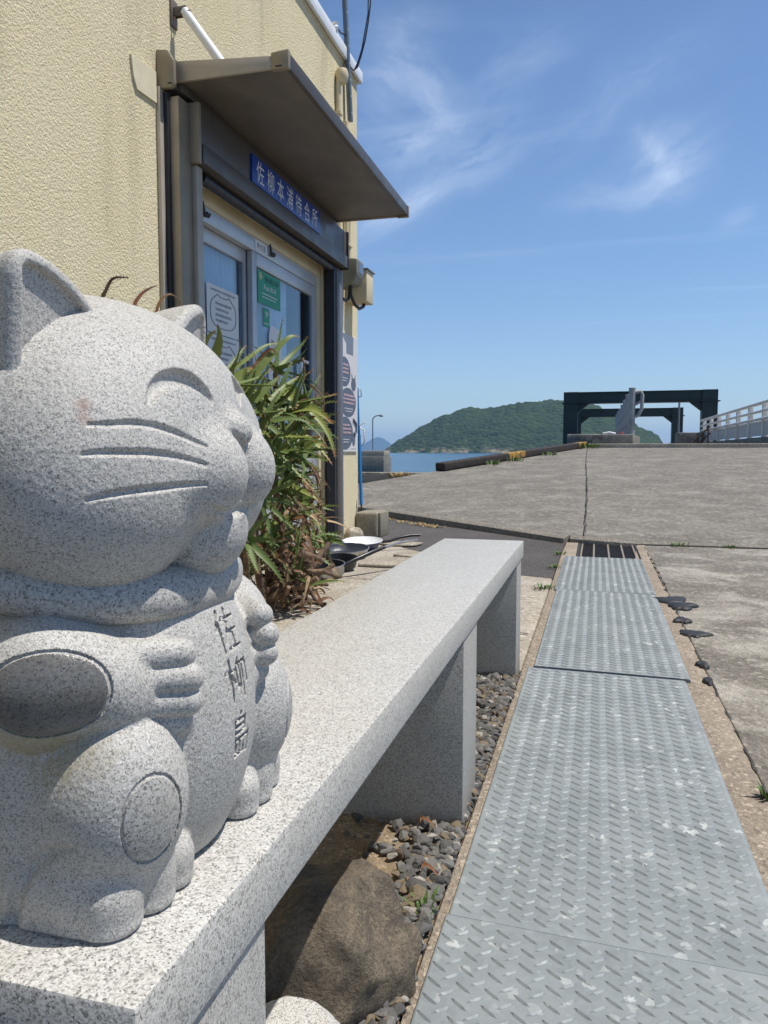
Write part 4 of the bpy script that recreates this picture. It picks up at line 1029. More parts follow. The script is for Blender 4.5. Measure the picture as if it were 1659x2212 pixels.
# meters, conduits, service mast
M_METER=plain('meter_olive',(.20,.20,.155),.45,var=.08); M_MW=plain('meter_window',(.12,.15,.22),.12)
mt=thing('electric_meter','olive grey electricity meter with a dark window at the corner','meter box',(-1.86,5.76,1.95))
MB().prism([(XW+.001,2.175),(-1.765,2.155),(-1.765,2.04),(-1.80,1.975),(XW+.001,1.955)],1,5.63,5.80).obj('meter_case',M_METER,mt,bevel=.014,seg=3)
MB().box(-1.766,5.66,2.055,-1.762,5.775,2.135).obj('meter_window',M_MW,mt)
bx=thing('breaker_box','cream metal breaker box beside the electricity meter','breaker box',(-1.84,5.95,1.86))
MB().box(XW+.001,5.84,1.875,-1.755,6.02,2.115).obj('box_body',M_CREAM,bx,bevel=.006)
MB().box(XW+.001,5.83,2.1155,-1.742,6.03,2.128).obj('box_lid',M_GREYP,bx,bevel=.003)
def cable(name,pts,r,mat,label,cat,n=8): return tag(MB().tube(pts,r,n).obj(name,mat,smooth=60),label,cat)
cable('loop_cable',[(-1.84,5.70,1.97),(-1.84,5.70,1.90),(-1.83,5.76,1.84),(-1.82,5.85,1.82),(-1.81,5.93,1.85),(-1.81,5.95,1.88)],.013,M_DARKMET,'thick dark cable looping from the meter to the breaker box','cable')
c1=thing('conduit','left cream conduit with a weatherhead beside the awning end','conduit',(-1.90,5.60,2.0),'cream conduits up the wall')
MB().tube([(-1.905,5.62,1.99),(-1.905,5.62,3.45)],.019,10).obj('pipe',M_CREAM,c1,smooth=60)
MB().lathe([(.030,0),(.045,.02),(.05,.07),(.04,.10),(.0,.115)],(-1.885,5.64,3.43),14).obj('weatherhead',M_CREAM,c1,smooth=50)
mb=MB()
for z in (2.35,2.8,3.2): mb.box(XW+.001,5.592,z,-1.882,5.648,z+.02)
mb.obj('pipe_clips',M_CREAM,c1)
c2=thing('conduit','right cream conduit running down from the service mast','conduit',(-1.90,5.80,2.2),'cream conduits up the wall')
MB().tube([(-1.905,5.80,2.17),(-1.905,5.80,3.22)],.017,10).obj('pipe',M_CREAM,c2,smooth=60)
MB().tube([(-1.905,5.865,2.12),(-1.905,5.865,3.0)],.014,10).obj('thin_pipe',M_CREAM,c2,smooth=60)
mb=MB()
for z in (2.3,2.75,3.1): mb.box(XW+.001,5.77,z,-1.885,5.89,z+.018)
mb.obj('pipe_clips',M_CREAM,c2)
c3=thing('conduit','short grey conduit running down beside the meter','conduit',(-1.9,5.58,1.9),'cream conduits up the wall')
MB().tube([(-1.88,5.56,2.03),(-1.88,5.56,1.90)],.014,10).obj('pipe',plain('grey_pipe',(.34,.32,.28),.5),c3,smooth=60)
MB().tube([(-1.88,5.56,1.90),(-1.87,5.58,1.855),(-1.86,5.64,1.845),(-1.855,5.69,1.87),(-1.85,5.70,1.96)],.011,8).obj('cable_tail',M_DARKMET,c3,smooth=60)
tag(MB().box(XW+.001,5.965,2.86,-1.88,6.02,3.02).obj('vent_cover',M_CREAM,bevel=.008),'small cream vent cover at the top of the wall corner','vent cover')
mp_=at(742,-60,1,5.78); pb=Vector((-1.885,5.84,3.24))
ms=thing('service_mast','grey perforated steel mast clamped to the roof edge','mast',pb)
dm=(mp_-pb).normalized(); sx_=Vector((0,1,0)); sy_=dm.cross(sx_).normalized(); sx_=sy_.cross(dm)
M_MAST=plain('mast_steel',(.16,.19,.22),.45,.5)
mb=MB(); mb.obox((mp_+pb)/2,sx_,sy_,dm,.024,.016,(mp_-pb).length/2); mb.obj('mast_channel',M_MAST,ms,bevel=.004)
mb=MB()
for k in range(9):
    p=pb+dm*(.06+.12*k)+sy_*.0165*(1 if sy_.x>0 else -1); mb.tube([p-sy_*.001,p+sy_*.001],.006,8)
mb.obj('bolt_heads',M_WHITE,ms)
ci=Vector((-1.905,5.55,3.765)); tag(MB().lathe([(.02,0),(.028,.02),(.02,.035),(.028,.05),(.0,.06)],(ci.x,ci.y,ci.z),12).obj('insulator',M_WHITE,smooth=40),'white porcelain insulator on the roof edge','insulator')
M_WIRE=plain('black_wire',(.015,.015,.018),.5)
pm=pb+dm*.62
cable('wire',[ci+Vector((0,0,.04)),(ci+pm)/2+Vector((0,0,.0)),pm],.006,M_WIRE,'short black wire from the insulator to the mast','wire')
w1=[at(u,v,1,5.70) for u,v in ((800,-30),(800,10),(795,50),(788,90),(780,120),(772,145),(764,152),(757,146))]
cable('wire',w1,.006,M_WIRE,'black wire hanging in a loop to the weatherhead','wire',6)
w2=[at(u,v,1,5.74) for u,v in ((796,-30),(795,30),(788,70),(782,105),(773,135),(766,150))]
cable('wire',w2,.005,M_WIRE,'thinner black wire hanging beside the looped wire','wire',6)
# ---------------------------------------------------------------- gravel, rocks
def ico(sub):
    bm=bmesh.new(); bmesh.ops.create_icosphere(bm,subdivisions=sub,radius=1); v=np.array([x.co[:] for x in bm.verts]); bm.verts.index_update(); f=np.array([[x.index for x in q.verts] for q in bm.faces]); bm.free(); return v,f
def facet(v,rng,n=9,lo=.55,hi=.92):
    """cut a ball by planes: a broken stone"""
    v=v.copy()
    for k in range(n):
        d=rng.normal(size=3); d/=np.linalg.norm(d); h=rng.uniform(lo,hi); s=v@d; m=s>h; v[m]-=np.outer(s[m]-h,d)
    return v
def m_stones():
    t=NT('gravel_stone'); a=t.n('VertexColor'); a.layer_name='tone'; n=t.noise(160,4,.6)
    t.set(Base_Color=t.mix(t.rng(n,.3,.7,0,.5),a.outputs[0],t.mix(1.,a.outputs[0],(.45,.45,.45),'MULTIPLY')),Roughness=.85,Normal=t.bump(n,.4,.003)); t.b.inputs['Specular IOR Level'].default_value=.3
    return t.m
M_STONES=m_stones()
def stones(name,places,seed,sub=2):
    rng=np.random.default_rng(seed); bv,bf=ico(sub); V=[];F=[];T=[];o=0
    shapes=[facet(bv,rng,rng.integers(10,17),.42,.80) for _ in range(40)]
    for (x,y,z,r) in places:
        v=shapes[rng.integers(40)]*np.array([r,r*rng.uniform(.65,1),r*rng.uniform(.5,.85)])
        a,b=rng.uniform(0,6.28),rng.uniform(-.5,.5); ca,sa=np.cos(a),np.sin(a); cb,sb=np.cos(b),np.sin(b)
        v=v@np.array([[1,0,0],[0,cb,-sb],[0,sb,cb]])@np.array([[ca,-sa,0],[sa,ca,0],[0,0,1]])
        V.append(v+np.array([x,y,z])); F.append(bf+o); o+=len(v)
        k=rng.random(); g=rng.uniform(.075,.20)
        c=(g*1.02,g*.97,g*.90) if k<.80 else ((.20,.155,.10) if k<.91 else ((.12,.085,.06) if k<.93 else (.36,.33,.28)))
        T.append(np.tile((*c,1),(len(v),1)))
    V=np.concatenate(V);F=np.concatenate(F);T=np.concatenate(T)
    me=bpy.data.meshes.new(name); me.from_pydata(V.tolist(),[],F.tolist())
    ca=me.color_attributes.new('tone','FLOAT_COLOR','POINT'); ca.data.foreach_set('color',T.astype(np.float32).ravel())
    return link(name,me,M_STONES,None,loc=(-.35,1.4,0))
rng=np.random.default_rng(5); pl_=[]
for i in range(2700):
    y=rng.uniform(.80,2.42); x=-.222-abs(rng.normal(0,.085))
    r=rng.uniform(.006,.018)*(1.25 if rng.random()<.2 else .95)
    if x-r<-.49: continue
    if y<1.0 and x<-.27 and rng.random()<.6: continue
    if 1.36<y<1.545 and x<-.215-r*0: 
        if x<-.226-r*.6: continue
    if x+r>-.212: x=-.214-r*rng.uniform(.8,1.3)
    if y<1.36 and x<-.30 and rng.random()<.55: continue
    pl_.append((x,y,r*.35+rng.uniform(0,.008),r))
for i in range(300): pl_.append((rng.uniform(-.46,-.24),rng.uniform(.3,2.4),.0,rng.uniform(.003,.007)))
gr_=stones('gravel',pl_,7); gr_['kind']='stuff'; gr_['label']='grey crushed gravel strip between the bench legs and the steel plates'
def m_rock():
    t=NT('boulder_rock'); n=t.noise(15,8,.72,dist=.6); n2=t.noise(60,7,.75); n3=t.noise(230,4,.65)
    base=t.mix(t.rng(n,.35,.68),(.10,.085,.066),(.33,.26,.18))
    base=t.mix(t.math('MULTIPLY',t.rng(n2,.52,.66,0,.85),t.rng(t.noise(5,3),.4,.6)),base,(.46,.37,.24))
    base=t.mix(t.rng(t.noise(6,5,.6,dist=.5),.6,.72,0,.6),base,(.22,.115,.05))
    base=t.mix(t.rng(n3,.3,.6,.55,0),base,(.035,.03,.026))
    t.set(Base_Color=base,Roughness=.8,Normal=t.bump(t.math('ADD',t.math('ADD',n2,t.math('MULTIPLY',n,1.2)),t.math('MULTIPLY',n3,.6)),.9,.010)); t.b.inputs['Specular IOR Level'].default_value=.3
    return t.m
M_ROCK=m_rock(); M_CHUNK=granite('rough_granite',900,.8,.8,tool=.5,light=1.05)
def boulder(name,c,r,seed,mat,label,cat,n=11,amp=.05,lo=.6,sub=5,cuts=(),loc=None):
    rng=np.random.default_rng(seed); v,f=ico(sub)
    v=facet(v,rng,n,lo,.93)
    for d,h in cuts:
        d=np.array(d,float); d/=np.linalg.norm(d); s=v@d; m=s>h; v[m]-=np.outer(s[m]-h,d)
    out=[]
    for p in v:
        q=Vector(p); k=amp*mnoise.noise(q*2.1+Vector((seed,0,0)))+amp*.5*mnoise.noise(q*5+Vector((0,seed,0)))+amp*.22*mnoise.noise(q*13); out.append(p*(1+k))
    v=np.array(out)*np.array(r)+np.array(c)
    me=bpy.data.meshes.new(name); me.from_pydata(v.tolist(),[],f.tolist()); smoothall(me)
    return tag(link(name,me,mat),label,cat)
boulder('boulder',(-.335,.905,.032),(.119,.140,.138),12,M_ROCK,'big brown boulder under the bench, half in the bench shadow','boulder',5,.08,.76,cuts=(((.75,-.15,.65),.84),((-.1,.2,1),.84),((.35,-.9,.25),.80)))
boulder('rock',(-.236,.975,.012),(.022,.042,.042),5,M_ROCK,'smaller brown rock leaning on the right side of the boulder','rock',7,.05,.6,4)
boulder('granite_chunk',(-.310,.735,.028),(.068,.062,.072),9,M_CHUNK,'rough pale granite chunk in front of the boulder at the bottom edge','stone',6,.05,.6,5,cuts=(((0,0,1),.72),((.1,-.2,1),.74)))
boulder('rock',(-1.86,5.82,.03),(.075,.09,.085),3,M_PAD,'pale rounded stone between the white pan and the wall foot','rock',7,.05,.65,4)
# ---------------------------------------------------------------- tar lumps
def tar(c,rx,ry,h,seed,label):
    rnd=random.Random(seed); n=26; mb=MB(); rings=[(1,0),(.97,.45),(.82,.8),(.5,1),(.0,1.02)]; v=[]
    ph=[rnd.uniform(0,6.3) for _ in range(4)]
    for q,z in rings:
        for k in range(n):
            a=2*math.pi*k/n; w_=1+.16*math.sin(2*a+ph[0])+.14*math.sin(3*a+ph[1])+.12*math.sin(5*a+ph[2])+.09*math.sin(8*a+ph[3])
            v.append((c[0]+rx*q*w_*math.cos(a),c[1]+ry*q*w_*math.sin(a),.004+h*z*(1+.15*math.sin(3*a+ph[2])*(q>.2))))
    mb.add(v,[(i*n+k,i*n+(k+1)%n,(i+1)*n+(k+1)%n,(i+1)*n+k) for i in range(len(rings)-1) for k in range(n)])
    return tag(mb.obj('tar_lump',M_TAR,smooth=70),label,'tar lump','black tar lumps along the apron joint')
tar((.345,3.80),.070,.085,.013,1,'large flat black tar lump farthest from the camera')
tar((.385,3.66),.060,.075,.015,2,'large black tar lump overlapping the farthest one')
tar((.352,3.35),.030,.055,.013,3,'rounded mid sized black tar lump, third of the row')
tar((.375,3.12),.050,.055,.009,4,'flat pointed black tar lump closest to the pale apron side')
tar((.346,2.66),.020,.035,.011,5,'small round black tar lump, second nearest of the row')
tar((.340,2.47),.017,.030,.011,6,'small black tar lump nearest the camera beside the plate seam')
for i in range(7): tar((.352+.004*(i%2),4.1+.19*i),.008,.02,.006,20+i,'tiny black tar crumb in the apron joint beyond the large tar lumps')
# ---------------------------------------------------------------- frying pans
M_PANBLK=plain('black_nonstick',(.016,.017,.019),.35,.1); M_PANIN=plain('worn_nonstick',(.035,.042,.055),.4,.1,var=.2,scale=20)
M_STEEL=plain('brushed_steel',(.46,.45,.43),.32,.85,var=.12); M_ENAM=plain('white_enamel',(.80,.80,.80),.3,var=.03); M_NAVY=plain('navy_enamel',(.020,.022,.075),.3)
def pan(label,c,r,h,mout,min_,hpts,hmat,hr=.011,flare=.80,rim=None,tip=None):
    p=thing('frying_pan',label,'frying pan',c,'frying pans put out by the aloe')
    MB().lathe([(0,0),(r*flare,0),(r*(flare+.06),.006),(r,h),(r+.004,h),(r+.004,h-.004)],c,48,False).obj('pan_body',mout,p,smooth=50)
    a=bpy.data.meshes.new('x'); bpy.data.meshes.remove(a)
    mb=MB(); n=48; v=[];pr=[(r-.002,h+.0008),(r*(flare+.05)-.003,.010),(r*flare-.006,.006),(0.0005,.005)]
    for q,z in pr:
        for k in range(n): a_=2*math.pi*k/n; v.append((c[0]+q*math.cos(a_),c[1]+q*math.sin(a_),c[2]+z))
    mb.add(v,[(i*n+k,(i+1)*n+k,(i+1)*n+(k+1)%n,i*n+(k+1)%n) for i in range(3) for k in range(n)])
    mb.obj('pan_inside',min_,p,smooth=50)
    mb=MB(); mb.tube([(c[0]+(r+.001)*math.cos(2*math.pi*k/40),c[1]+(r+.001)*math.sin(2*math.pi*k/40),c[2]+h) for k in range(41)],.0028,6,False); mb.obj('pan_rim',rim or mout,p,smooth=60); p.rotation_euler.x=R_(5.5); p.location.z+=.012
    H=[Vector(c)+Vector(q) for q in hpts]
    hd=MB().tube(H,[hr*.8]+[hr]*(len(H)-2)+[hr*.8],8).obj('handle',hmat,p,smooth=60)
    if tip: MB().tube([Vector(c)+Vector(q) for q in tip],[hr*.75,hr*.7,hr*.45],8).obj('handle_end',M_STEEL,hd,smooth=60)
    return p
q=at(783,1172,2,.058); wpc=(q.x,q.y,.003)
pan('white inside pan with navy outside, farthest of the four',wpc,.142,.058,M_NAVY,M_ENAM,[(.135,.03,.045),(.19,.05,.05),(.25,.10,.068),(.32,.15,.075),(.38,.19,.07)],M_PANBLK,rim=M_ENAM,flare=.72)
q=at(746,1189,2,.05); pan('wide steel pan with dark inside, behind the small black pan',(q.x,q.y,.003),.158,.052,M_STEEL,M_PANIN,[(-.15,-.02,.04),(-.25,-.03,.06),(-.34,-.05,.06)],M_STEEL,flare=.84)
q=at(730,1212,2,.055); pan('small black pan between the steel pans',(q.x,q.y,.003),.118,.06,M_PANBLK,M_PANBLK,[(-.10,-.04,.05),(-.2,-.07,.07),(-.3,-.1,.07)],M_PANBLK,flare=.85)
q=at(702,1224,2,.06); pan('nearest steel pan with a long black handle ending in steel',(q.x,q.y,.003),.112,.062,M_STEEL,M_PANIN,[(.108,.03,.052),(.15,.07,.072),(.22,.17,.095),(.28,.27,.11)],M_PANBLK,.013,flare=.90,tip=[(.275,.26,.109),(.33,.36,.115),(.42,.50,.108)])
# ---------------------------------------------------------------- block and blue pole
blk=thing('pole_base','small worn concrete block holding the blue pole at the wall corner','concrete block',(-1.83,6.25,0))
MB().box(-1.925,6.06,-.01,-1.735,6.37,.205).obj('block_body',M_BLOCK,blk,bevel=.022,seg=3)
MB().box(-1.734,6.09,.0,-1.712,6.34,.200).obj('block_rib',M_BLOCK,blk,bevel=.006)
b0=Vector(at(781,1104,1,6.22)); b1=at(772,838,1,6.30); M_BLUE=plain('blue_tube',(.010,.20,.52),.4,var=.06)
bp=thing('banner_pole','bright blue pole with white clips leaning by the building corner','pole',b0)
MB().tube([lerp(b0,b1,.0)-Vector((0,0,.03)),lerp(b0,b1,.07)],.007,8).obj('pole_spike',M_DARKMET,bp,smooth=60)
MB().tube([lerp(b0,b1,.05),lerp(b0,b1,.62)],.014,10).obj('lower_tube',M_BLUE,bp,smooth=60)
MB().tube([lerp(b0,b1,.62),lerp(b0,b1,1)],.010,10).obj('upper_tube',M_BLUE,bp,smooth=60)
mb=MB(); p=lerp(b0,b1,.62); mb.tube([p+Vector((.01,0,.06)),p+Vector((.045,0,.04)),p+Vector((.05,0,-.06)),p+Vector((.015,0,-.10))],.006,6); mb.tube([p+Vector((0,0,.08)),p+Vector((.05,.01,.10))],.004,6)
p=lerp(b0,b1,.97); mb.tube([p,p+Vector((.03,0,.02)),p+Vector((.035,0,-.04)),p+Vector((0,0,-.05))],.006,6); mb.obj('clips',M_WPLAST,bp,smooth=60)
cable('cord',[at(764,905,1,6.17)+Vector((.02,0,0)),at(758,1000,1,6.17)+Vector((.02,0,0)),Vector((-1.918,6.10,.2))],.005,plain('tan_cord',(.25,.2,.12),.8),'thin tan cord hanging down the wall corner by the blue pole','cord',6)
# ---------------------------------------------------------------- aloe
def m_aloe(name,c0,c1,tip,tipat):
    t=NT(name); a=t.n('VertexColor'); a.layer_name='along'; s=t.sep(a.outputs[0]); rnd=t.n('ObjectInfo').outputs['Random']
    n=t.noise(30,4,.6)
    base=t.mix(rnd,c0,c1); base=t.mix(t.rng(n,.3,.7,0,.4),base,tuple(x*.6 for x in c0))
    base=t.mix(t.rng(t.math('ADD',s[0],t.math('MULTIPLY',t.math('SUBTRACT',n,.5),.35)),tipat,tipat+.16),base,tip)
    base=t.mix(t.rng(t.noise(55,3),.66,.74,0,.6),base,(.10,.055,.03))
    base=t.mix(t.rng(s[1],.3,.9,0,.8),base,(.30,.30,.12))
    t.set(Base_Color=base,Roughness=.5,Normal=t.bump(n,.25,.003)); t.b.inputs['Specular IOR Level'].default_value=.35; t.b.inputs['Subsurface Weight'].default_value=.0
    return t.m
M_AL=[m_aloe('aloe_green',(.085,.14,.038),(.205,.25,.07),(.20,.085,.035),.82),m_aloe('aloe_yellow',(.26,.295,.065),(.15,.20,.05),(.26,.12,.04),.74),m_aloe('aloe_red',(.21,.075,.04),(.13,.10,.03),(.11,.05,.03),.6)]
M_DRY=plain('dry_leaf',(.16,.085,.045),.8,var=.5,scale=25,bump=.3); M_DRY2=plain('pale_dry_leaf',(.36,.25,.14),.8,var=.45,scale=25,bump=.3)
def leaf_mesh(mb,cols,base,d0,side,L,w,sag,curl,rnd,teeth=True):
    N=13; p=Vector(base); d=Vector(d0).normalized(); side=Vector(side); rings=[]; v=[];f=[];c=[]
    for i in range(N+1):
        t=i/N; ww=w*(1-t)**.72*(1-.15*t) if t<1 else .0008
        side=(side-d*side.dot(d)).normalized(); up=side.cross(d)
        if i==0 and up.z<0: side=-side; up=-up
        v+=[p-side*ww*.5+up*ww*.22,p-up*ww*.24,p+side*ww*.5+up*ww*.22,p-up*ww*.0]; c+=[(t,0,0,1)]*4; rings.append((p.copy(),side.copy(),up.copy(),ww))
        d=(d+Vector((0,0,-1))*sag*(.3+t)/N+up*curl*t/N+side*rnd.uniform(-.05,.05)).normalized(); p=p+d*(L/N)
    for i in range(N):
        for k in range(4): f.append((i*4+k,i*4+(k+1)%4,(i+1)*4+(k+1)%4,(i+1)*4+k))
    if teeth:
        n0=len(v)
        for i in range(1,N):
            q,sd_,u,ww=rings[i]; q2=rings[i+1][0]; dd=(q2-q)
            for sg_ in(-1,1):
                e=q+sd_*sg_*ww*.5+u*ww*.22; k=len(v)
                v+=[e-sd_*sg_*.002,e+dd*.34-sd_*sg_*.002,e+dd*.34+sd_*sg_*rnd.uniform(.005,.009)]; c+=[(i/N,0,0,1)]*2+[(i/N,1,0,1)]; f.append((k,k+1,k+2))
    mb.add(v,f); cols+=c
def leaf_obj(name,mbc,mat,parent):
    mb,cols=mbc; o=mb.obj(name,mat,parent,smooth=50); me=o.data
    ca=me.color_attributes.new('along','FLOAT_COLOR','POINT')
    if len(me.vertices)==len(cols): ca.data.foreach_set('color',np.array(cols,np.float32).ravel())
    return o
aloe=thing('aloe_plant','large overgrown aloe with toothed green and reddish leaves and dead brown stems','aloe plant',(-1.5,3.0,0))
rnd=random.Random(11)
# rosettes: pixel, distance along Y, leaf length, leaf count, axis, material weights
ROS=[(655,905,3.55,.34,15,(.75,-.35,.35),(.55,.45,0)),(600,850,3.25,.36,15,(.45,-.25,.85),(.7,.3,0)),(562,905,3.0,.36,13,(.5,-.5,.7),(.8,.2,0)),
(640,985,3.55,.30,13,(.8,-.4,.15),(.6,.3,.1)),(580,985,3.05,.32,13,(.7,-.6,.2),(.7,.2,.1)),(625,1070,3.4,.27,12,(.9,-.3,.0),(.5,.2,.3)),(572,1080,2.9,.27,11,(.8,-.5,.05),(.5,.2,.3)),
(668,1075,3.8,.24,10,(.9,.1,.2),(.4,.3,.3)),(700,1165,3.9,.15,13,(.8,-.5,.3),(.2,.3,.5)),(600,1165,3.1,.22,10,(.8,-.5,.1),(.5,.1,.4)),(540,1165,2.7,.24,9,(.6,-.6,.2),(.6,.1,.3)),
(480,800,2.75,.27,9,(.3,-.2,1),(.8,.2,0)),(520,860,2.9,.33,10,(.4,-.3,.9),(.8,.2,0)),(300,830,2.1,.2,7,(.2,0,1),(.8,0,.2)),(370,900,2.35,.24,9,(.3,-.2,.9),(.8,.2,0)),(420,860,2.6,.24,9,(.3,-.2,.9),(.8,.2,0)),(340,1000,2.25,.24,8,(.6,-.4,.4),(.5,.2,.3)),(430,1020,2.5,.24,9,(.6,-.4,.4),(.5,.2,.3)),
(610,775,3.5,.30,9,(.5,.1,.95),(.85,.15,0))]
inner=(MB(),[]); nleaf=0; stem_pts=[]
for (u,vv,Y,L,n,ax,wt) in ROS:
    c=at(u,vv,1,Y); ax=Vector(ax).normalized(); e1=ax.orthogonal().normalized(); e2=ax.cross(e1)
    c=c-ax*L*.25
    stem_pts.append((c,ax))
    for k in range(n):
        a=2.39996*k+rnd.uniform(-.3,.3); th=R_(18+72*((k+.5)/n)**.8+rnd.uniform(-8,8))
        rad=e1*math.cos(a)+e2*math.sin(a); d=ax*math.cos(th)+rad*math.sin(th)
        if d.x<-.75 and c.x<-1.55: d.x*=-.5
        if rnd.random()<.10: continue
        side=d.cross(ax); l=L*rnd.uniform(.6,1.0)*(1.12-.25*(1-(k/n))); w=rnd.uniform(.026,.044)
        mat=rnd.choices(M_AL,wt)[0]; mb=(MB(),[])
        args=(c+rad*.012+ax*.02*(1-k/n),d,side,l,w,rnd.uniform(.2,1.5)*(.3+.7*k/n),rnd.uniform(-.9,1.9),rnd)
        if nleaf<66 and u>430:
            leaf_mesh(mb[0],mb[1],*args); leaf_obj('leaf',mb,mat,aloe); nleaf+=1
        else: leaf_mesh(inner[0],inner[1],*args)
# the outstanding leaves, each along its own curve
def leaf_path(uv,Y0,Y1,w,mat,tipcurl=0):
    pts=[at(a,b,1,Y0+(Y1-Y0)*i/(len(uv)-1)) for i,(a,b) in enumerate(uv)]
    Q=[Vector(q) for q in cat_rom(pts,5)]; mb=MB(); cols=[]; n=len(Q); v=[];f=[]
    side=(Q[1]-Q[0]).cross(Vector((.25,-.75,.6))).normalized(); rg=[]
    for i,q in enumerate(Q):
        t=i/(n-1); d=(Q[min(i+1,n-1)]-Q[max(i-1,0)]).normalized(); side=(side-d*side.dot(d)).normalized(); up=side.cross(d)
        if up.y>0 and i==0: side=-side; up=-up
        ww=w*(1-t)**.6*(1-.1*t)+.0012
        v+=[q-side*ww*.5+up*ww*.18,q-up*ww*.25,q+side*ww*.5+up*ww*.18,q-up*ww*.0]; cols+=[(t,0,0,1)]*4; rg.append((q,side.copy(),up.copy(),ww))
    for i in range(n-1):
        for k in range(4): f.append((i*4+k,i*4+(k+1)%4,(i+1)*4+(k+1)%4,(i+1)*4+k))
    for i in range(1,n-1):
        q,sd_,u,ww=rg[i]; dd=rg[i+1][0]-q
        for sg_ in(-1,1):
            e=q+sd_*sg_*ww*.5+u*ww*.18; k=len(v); v+=[e-sd_*sg_*.003,e+dd*.3-sd_*sg_*.003,e+dd*.38+sd_*sg_*.0075]; cols+=[(t*0+i/n,0,0,1)]*2+[(i/n,1,0,1)]; f.append((k,k+1,k+2))
    mb.add(v,f); return leaf_obj('leaf',(mb,cols),mat,aloe)
c6=lambda *p:[((780+x/4.1475)/1.8228,(1100+y/4.1475)/1.8228) for x,y in p]
c5=lambda *p:[((900+x/2.0738)/1.8228,(1500+y/2.0738)/1.8228) for x,y in p]
G_,Y_,RD=M_AL
for uv,Y0,Y1,w_,m_ in ((c6((480,1540),(850,1270),(1100,1090),(1330,1040)),3.1,3.3,.022,G_),(c6((700,1850),(1000,1480),(1250,1190),(1490,950),(1659,935)),3.1,3.3,.040,G_),
 (c6((290,1300),(350,1050),(362,910),(318,725)),2.75,2.7,.040,G_),(c6((100,1100),(190,930),(300,840)),2.75,2.7,.026,Y_),(c6((20,1000),(80,820),(60,720)),2.75,2.7,.02,G_),
 (c6((900,2000),(1150,1760),(1340,1580)),3.1,3.2,.04,G_),(c6((1200,2000),(1430,1760),(1659,1580)),3.2,3.4,.036,G_),(c6((600,1640),(760,1520),(900,1440)),3.1,3.15,.05,Y_),
 (c6((860,1560),(960,1420),(1000,1330),(1180,1150),(1300,1240)),3.15,3.2,.030,RD),
 (c5((430,260),(600,225),(720,240),(862,355)),3.3,3.25,.055,Y_),(c5((380,500),(560,380),(715,285)),3.3,3.2,.075,G_),(c5((680,250),(780,370),(840,500),(875,635)),3.35,3.3,.026,Y_),
 (c5((340,610),(480,520),(650,395)),3.2,3.15,.036,G_),(c5((360,715),(560,600),(720,500),(800,545)),3.2,3.2,.034,Y_),(c5((520,560),(640,520),(760,440)),3.3,3.3,.06,G_),
 (c5((360,870),(520,790),(700,735)),3.15,3.2,.034,G_),(c5((530,770),(640,850),(685,950)),3.2,3.15,.040,RD),(c5((470,865),(640,920),(700,940),(772,1015)),3.2,3.2,.034,Y_),
 (c5((280,1180),(450,1120),(715,1040)),3.1,3.2,.030,G_),(c5((220,1210),(360,1170),(560,1060)),3.0,3.1,.026,Y_),(c5((500,1130),(700,1090),(805,1078)),3.2,3.25,.022,RD),
 (c5((215,1350),(300,1450),(350,1560)),2.95,2.9,.036,RD),(c5((320,1390),(400,1430),(470,1500)),3.0,2.95,.022,RD),(c5((100,1560),(260,1480),(380,1500)),2.9,2.95,.022,G_),
 (c5((440,160),(520,60),(540,200)),3.3,3.3,.05,Y_),(c5((420,60),(500,120),(560,230)),3.3,3.25,.06,Y_),(c5((560,240),(620,150),(670,180)),3.35,3.3,.06,Y_),
 ([(290,800),(245,730),(218,665),(230,625),(246,601),(280,599)],2.1,2.15,.013,RD),([(298,800),(288,740),(288,670),(302,640),(322,624),(341,617)],2.1,2.2,.013,RD),([(304,800),(325,740),(338,675),(348,648),(368,636),(386,648),(388,660)],2.1,2.25,.009,RD),([(290,800),(240,740),(205,655),(228,648),(246,644)],2.1,2.1,.008,RD)):
    leaf_path(uv,Y0,Y1,w_*(1.2 if Y0>2.5 else 1.3),m_); nleaf+=1
# inner leaves filling the clump
for k in range(260):
    u=rnd.uniform(460,690); vv=rnd.uniform(860,1290); Y=rnd.uniform(2.9,3.9); c=at(u,vv,1,Y)+Vector((-.10,.12,0))
    if c.x<-1.84 or c.z<.02: continue
    d=Vector((rnd.uniform(-.3,1),rnd.uniform(-1,.4),rnd.uniform(-.6,.9)))
    leaf_mesh(inner[0],inner[1],c,d,d.orthogonal(),rnd.uniform(.14,.26),rnd.uniform(.022,.04),rnd.uniform(.3,1.4),rnd.uniform(-.6,.8),rnd)
o=leaf_obj('inner_leaves',inner,M_AL[0],aloe); o['kind']='stuff'
# withered leaf tips and dry leaves
dry=(MB(),[]); dry2=(MB(),[])
for k in range(230):
    u=rnd.gauss(630,40); vv=rnd.uniform(1090,1330); Y=rnd.uniform(3.0,3.7); 
    if u>720-max(0,(vv-1200))*.12: u=690-max(0,(vv-1200))*.12
    c=at(u,vv,1,Y)
    if c.z<.01: c.z=.01+rnd.uniform(0,.06)
    d=Vector((rnd.uniform(-.6,1),rnd.uniform(-1,.6),rnd.uniform(-.7,.8))); tgt=dry if rnd.random()<.68 else dry2
    leaf_mesh(tgt[0],tgt[1],c,d,d.orthogonal(),rnd.uniform(.05,.14),rnd.uniform(.010,.026),rnd.uniform(.5,2.5),rnd.uniform(-3,3),rnd,False)
for (x,m,lb) in ((dry,M_DRY,'brown withered leaves'),(dry2,M_DRY2,'pale straw coloured dead leaves')):
    o=leaf_obj('dead_leaves',x,m,aloe); o['kind']='stuff'; o['label']=lb
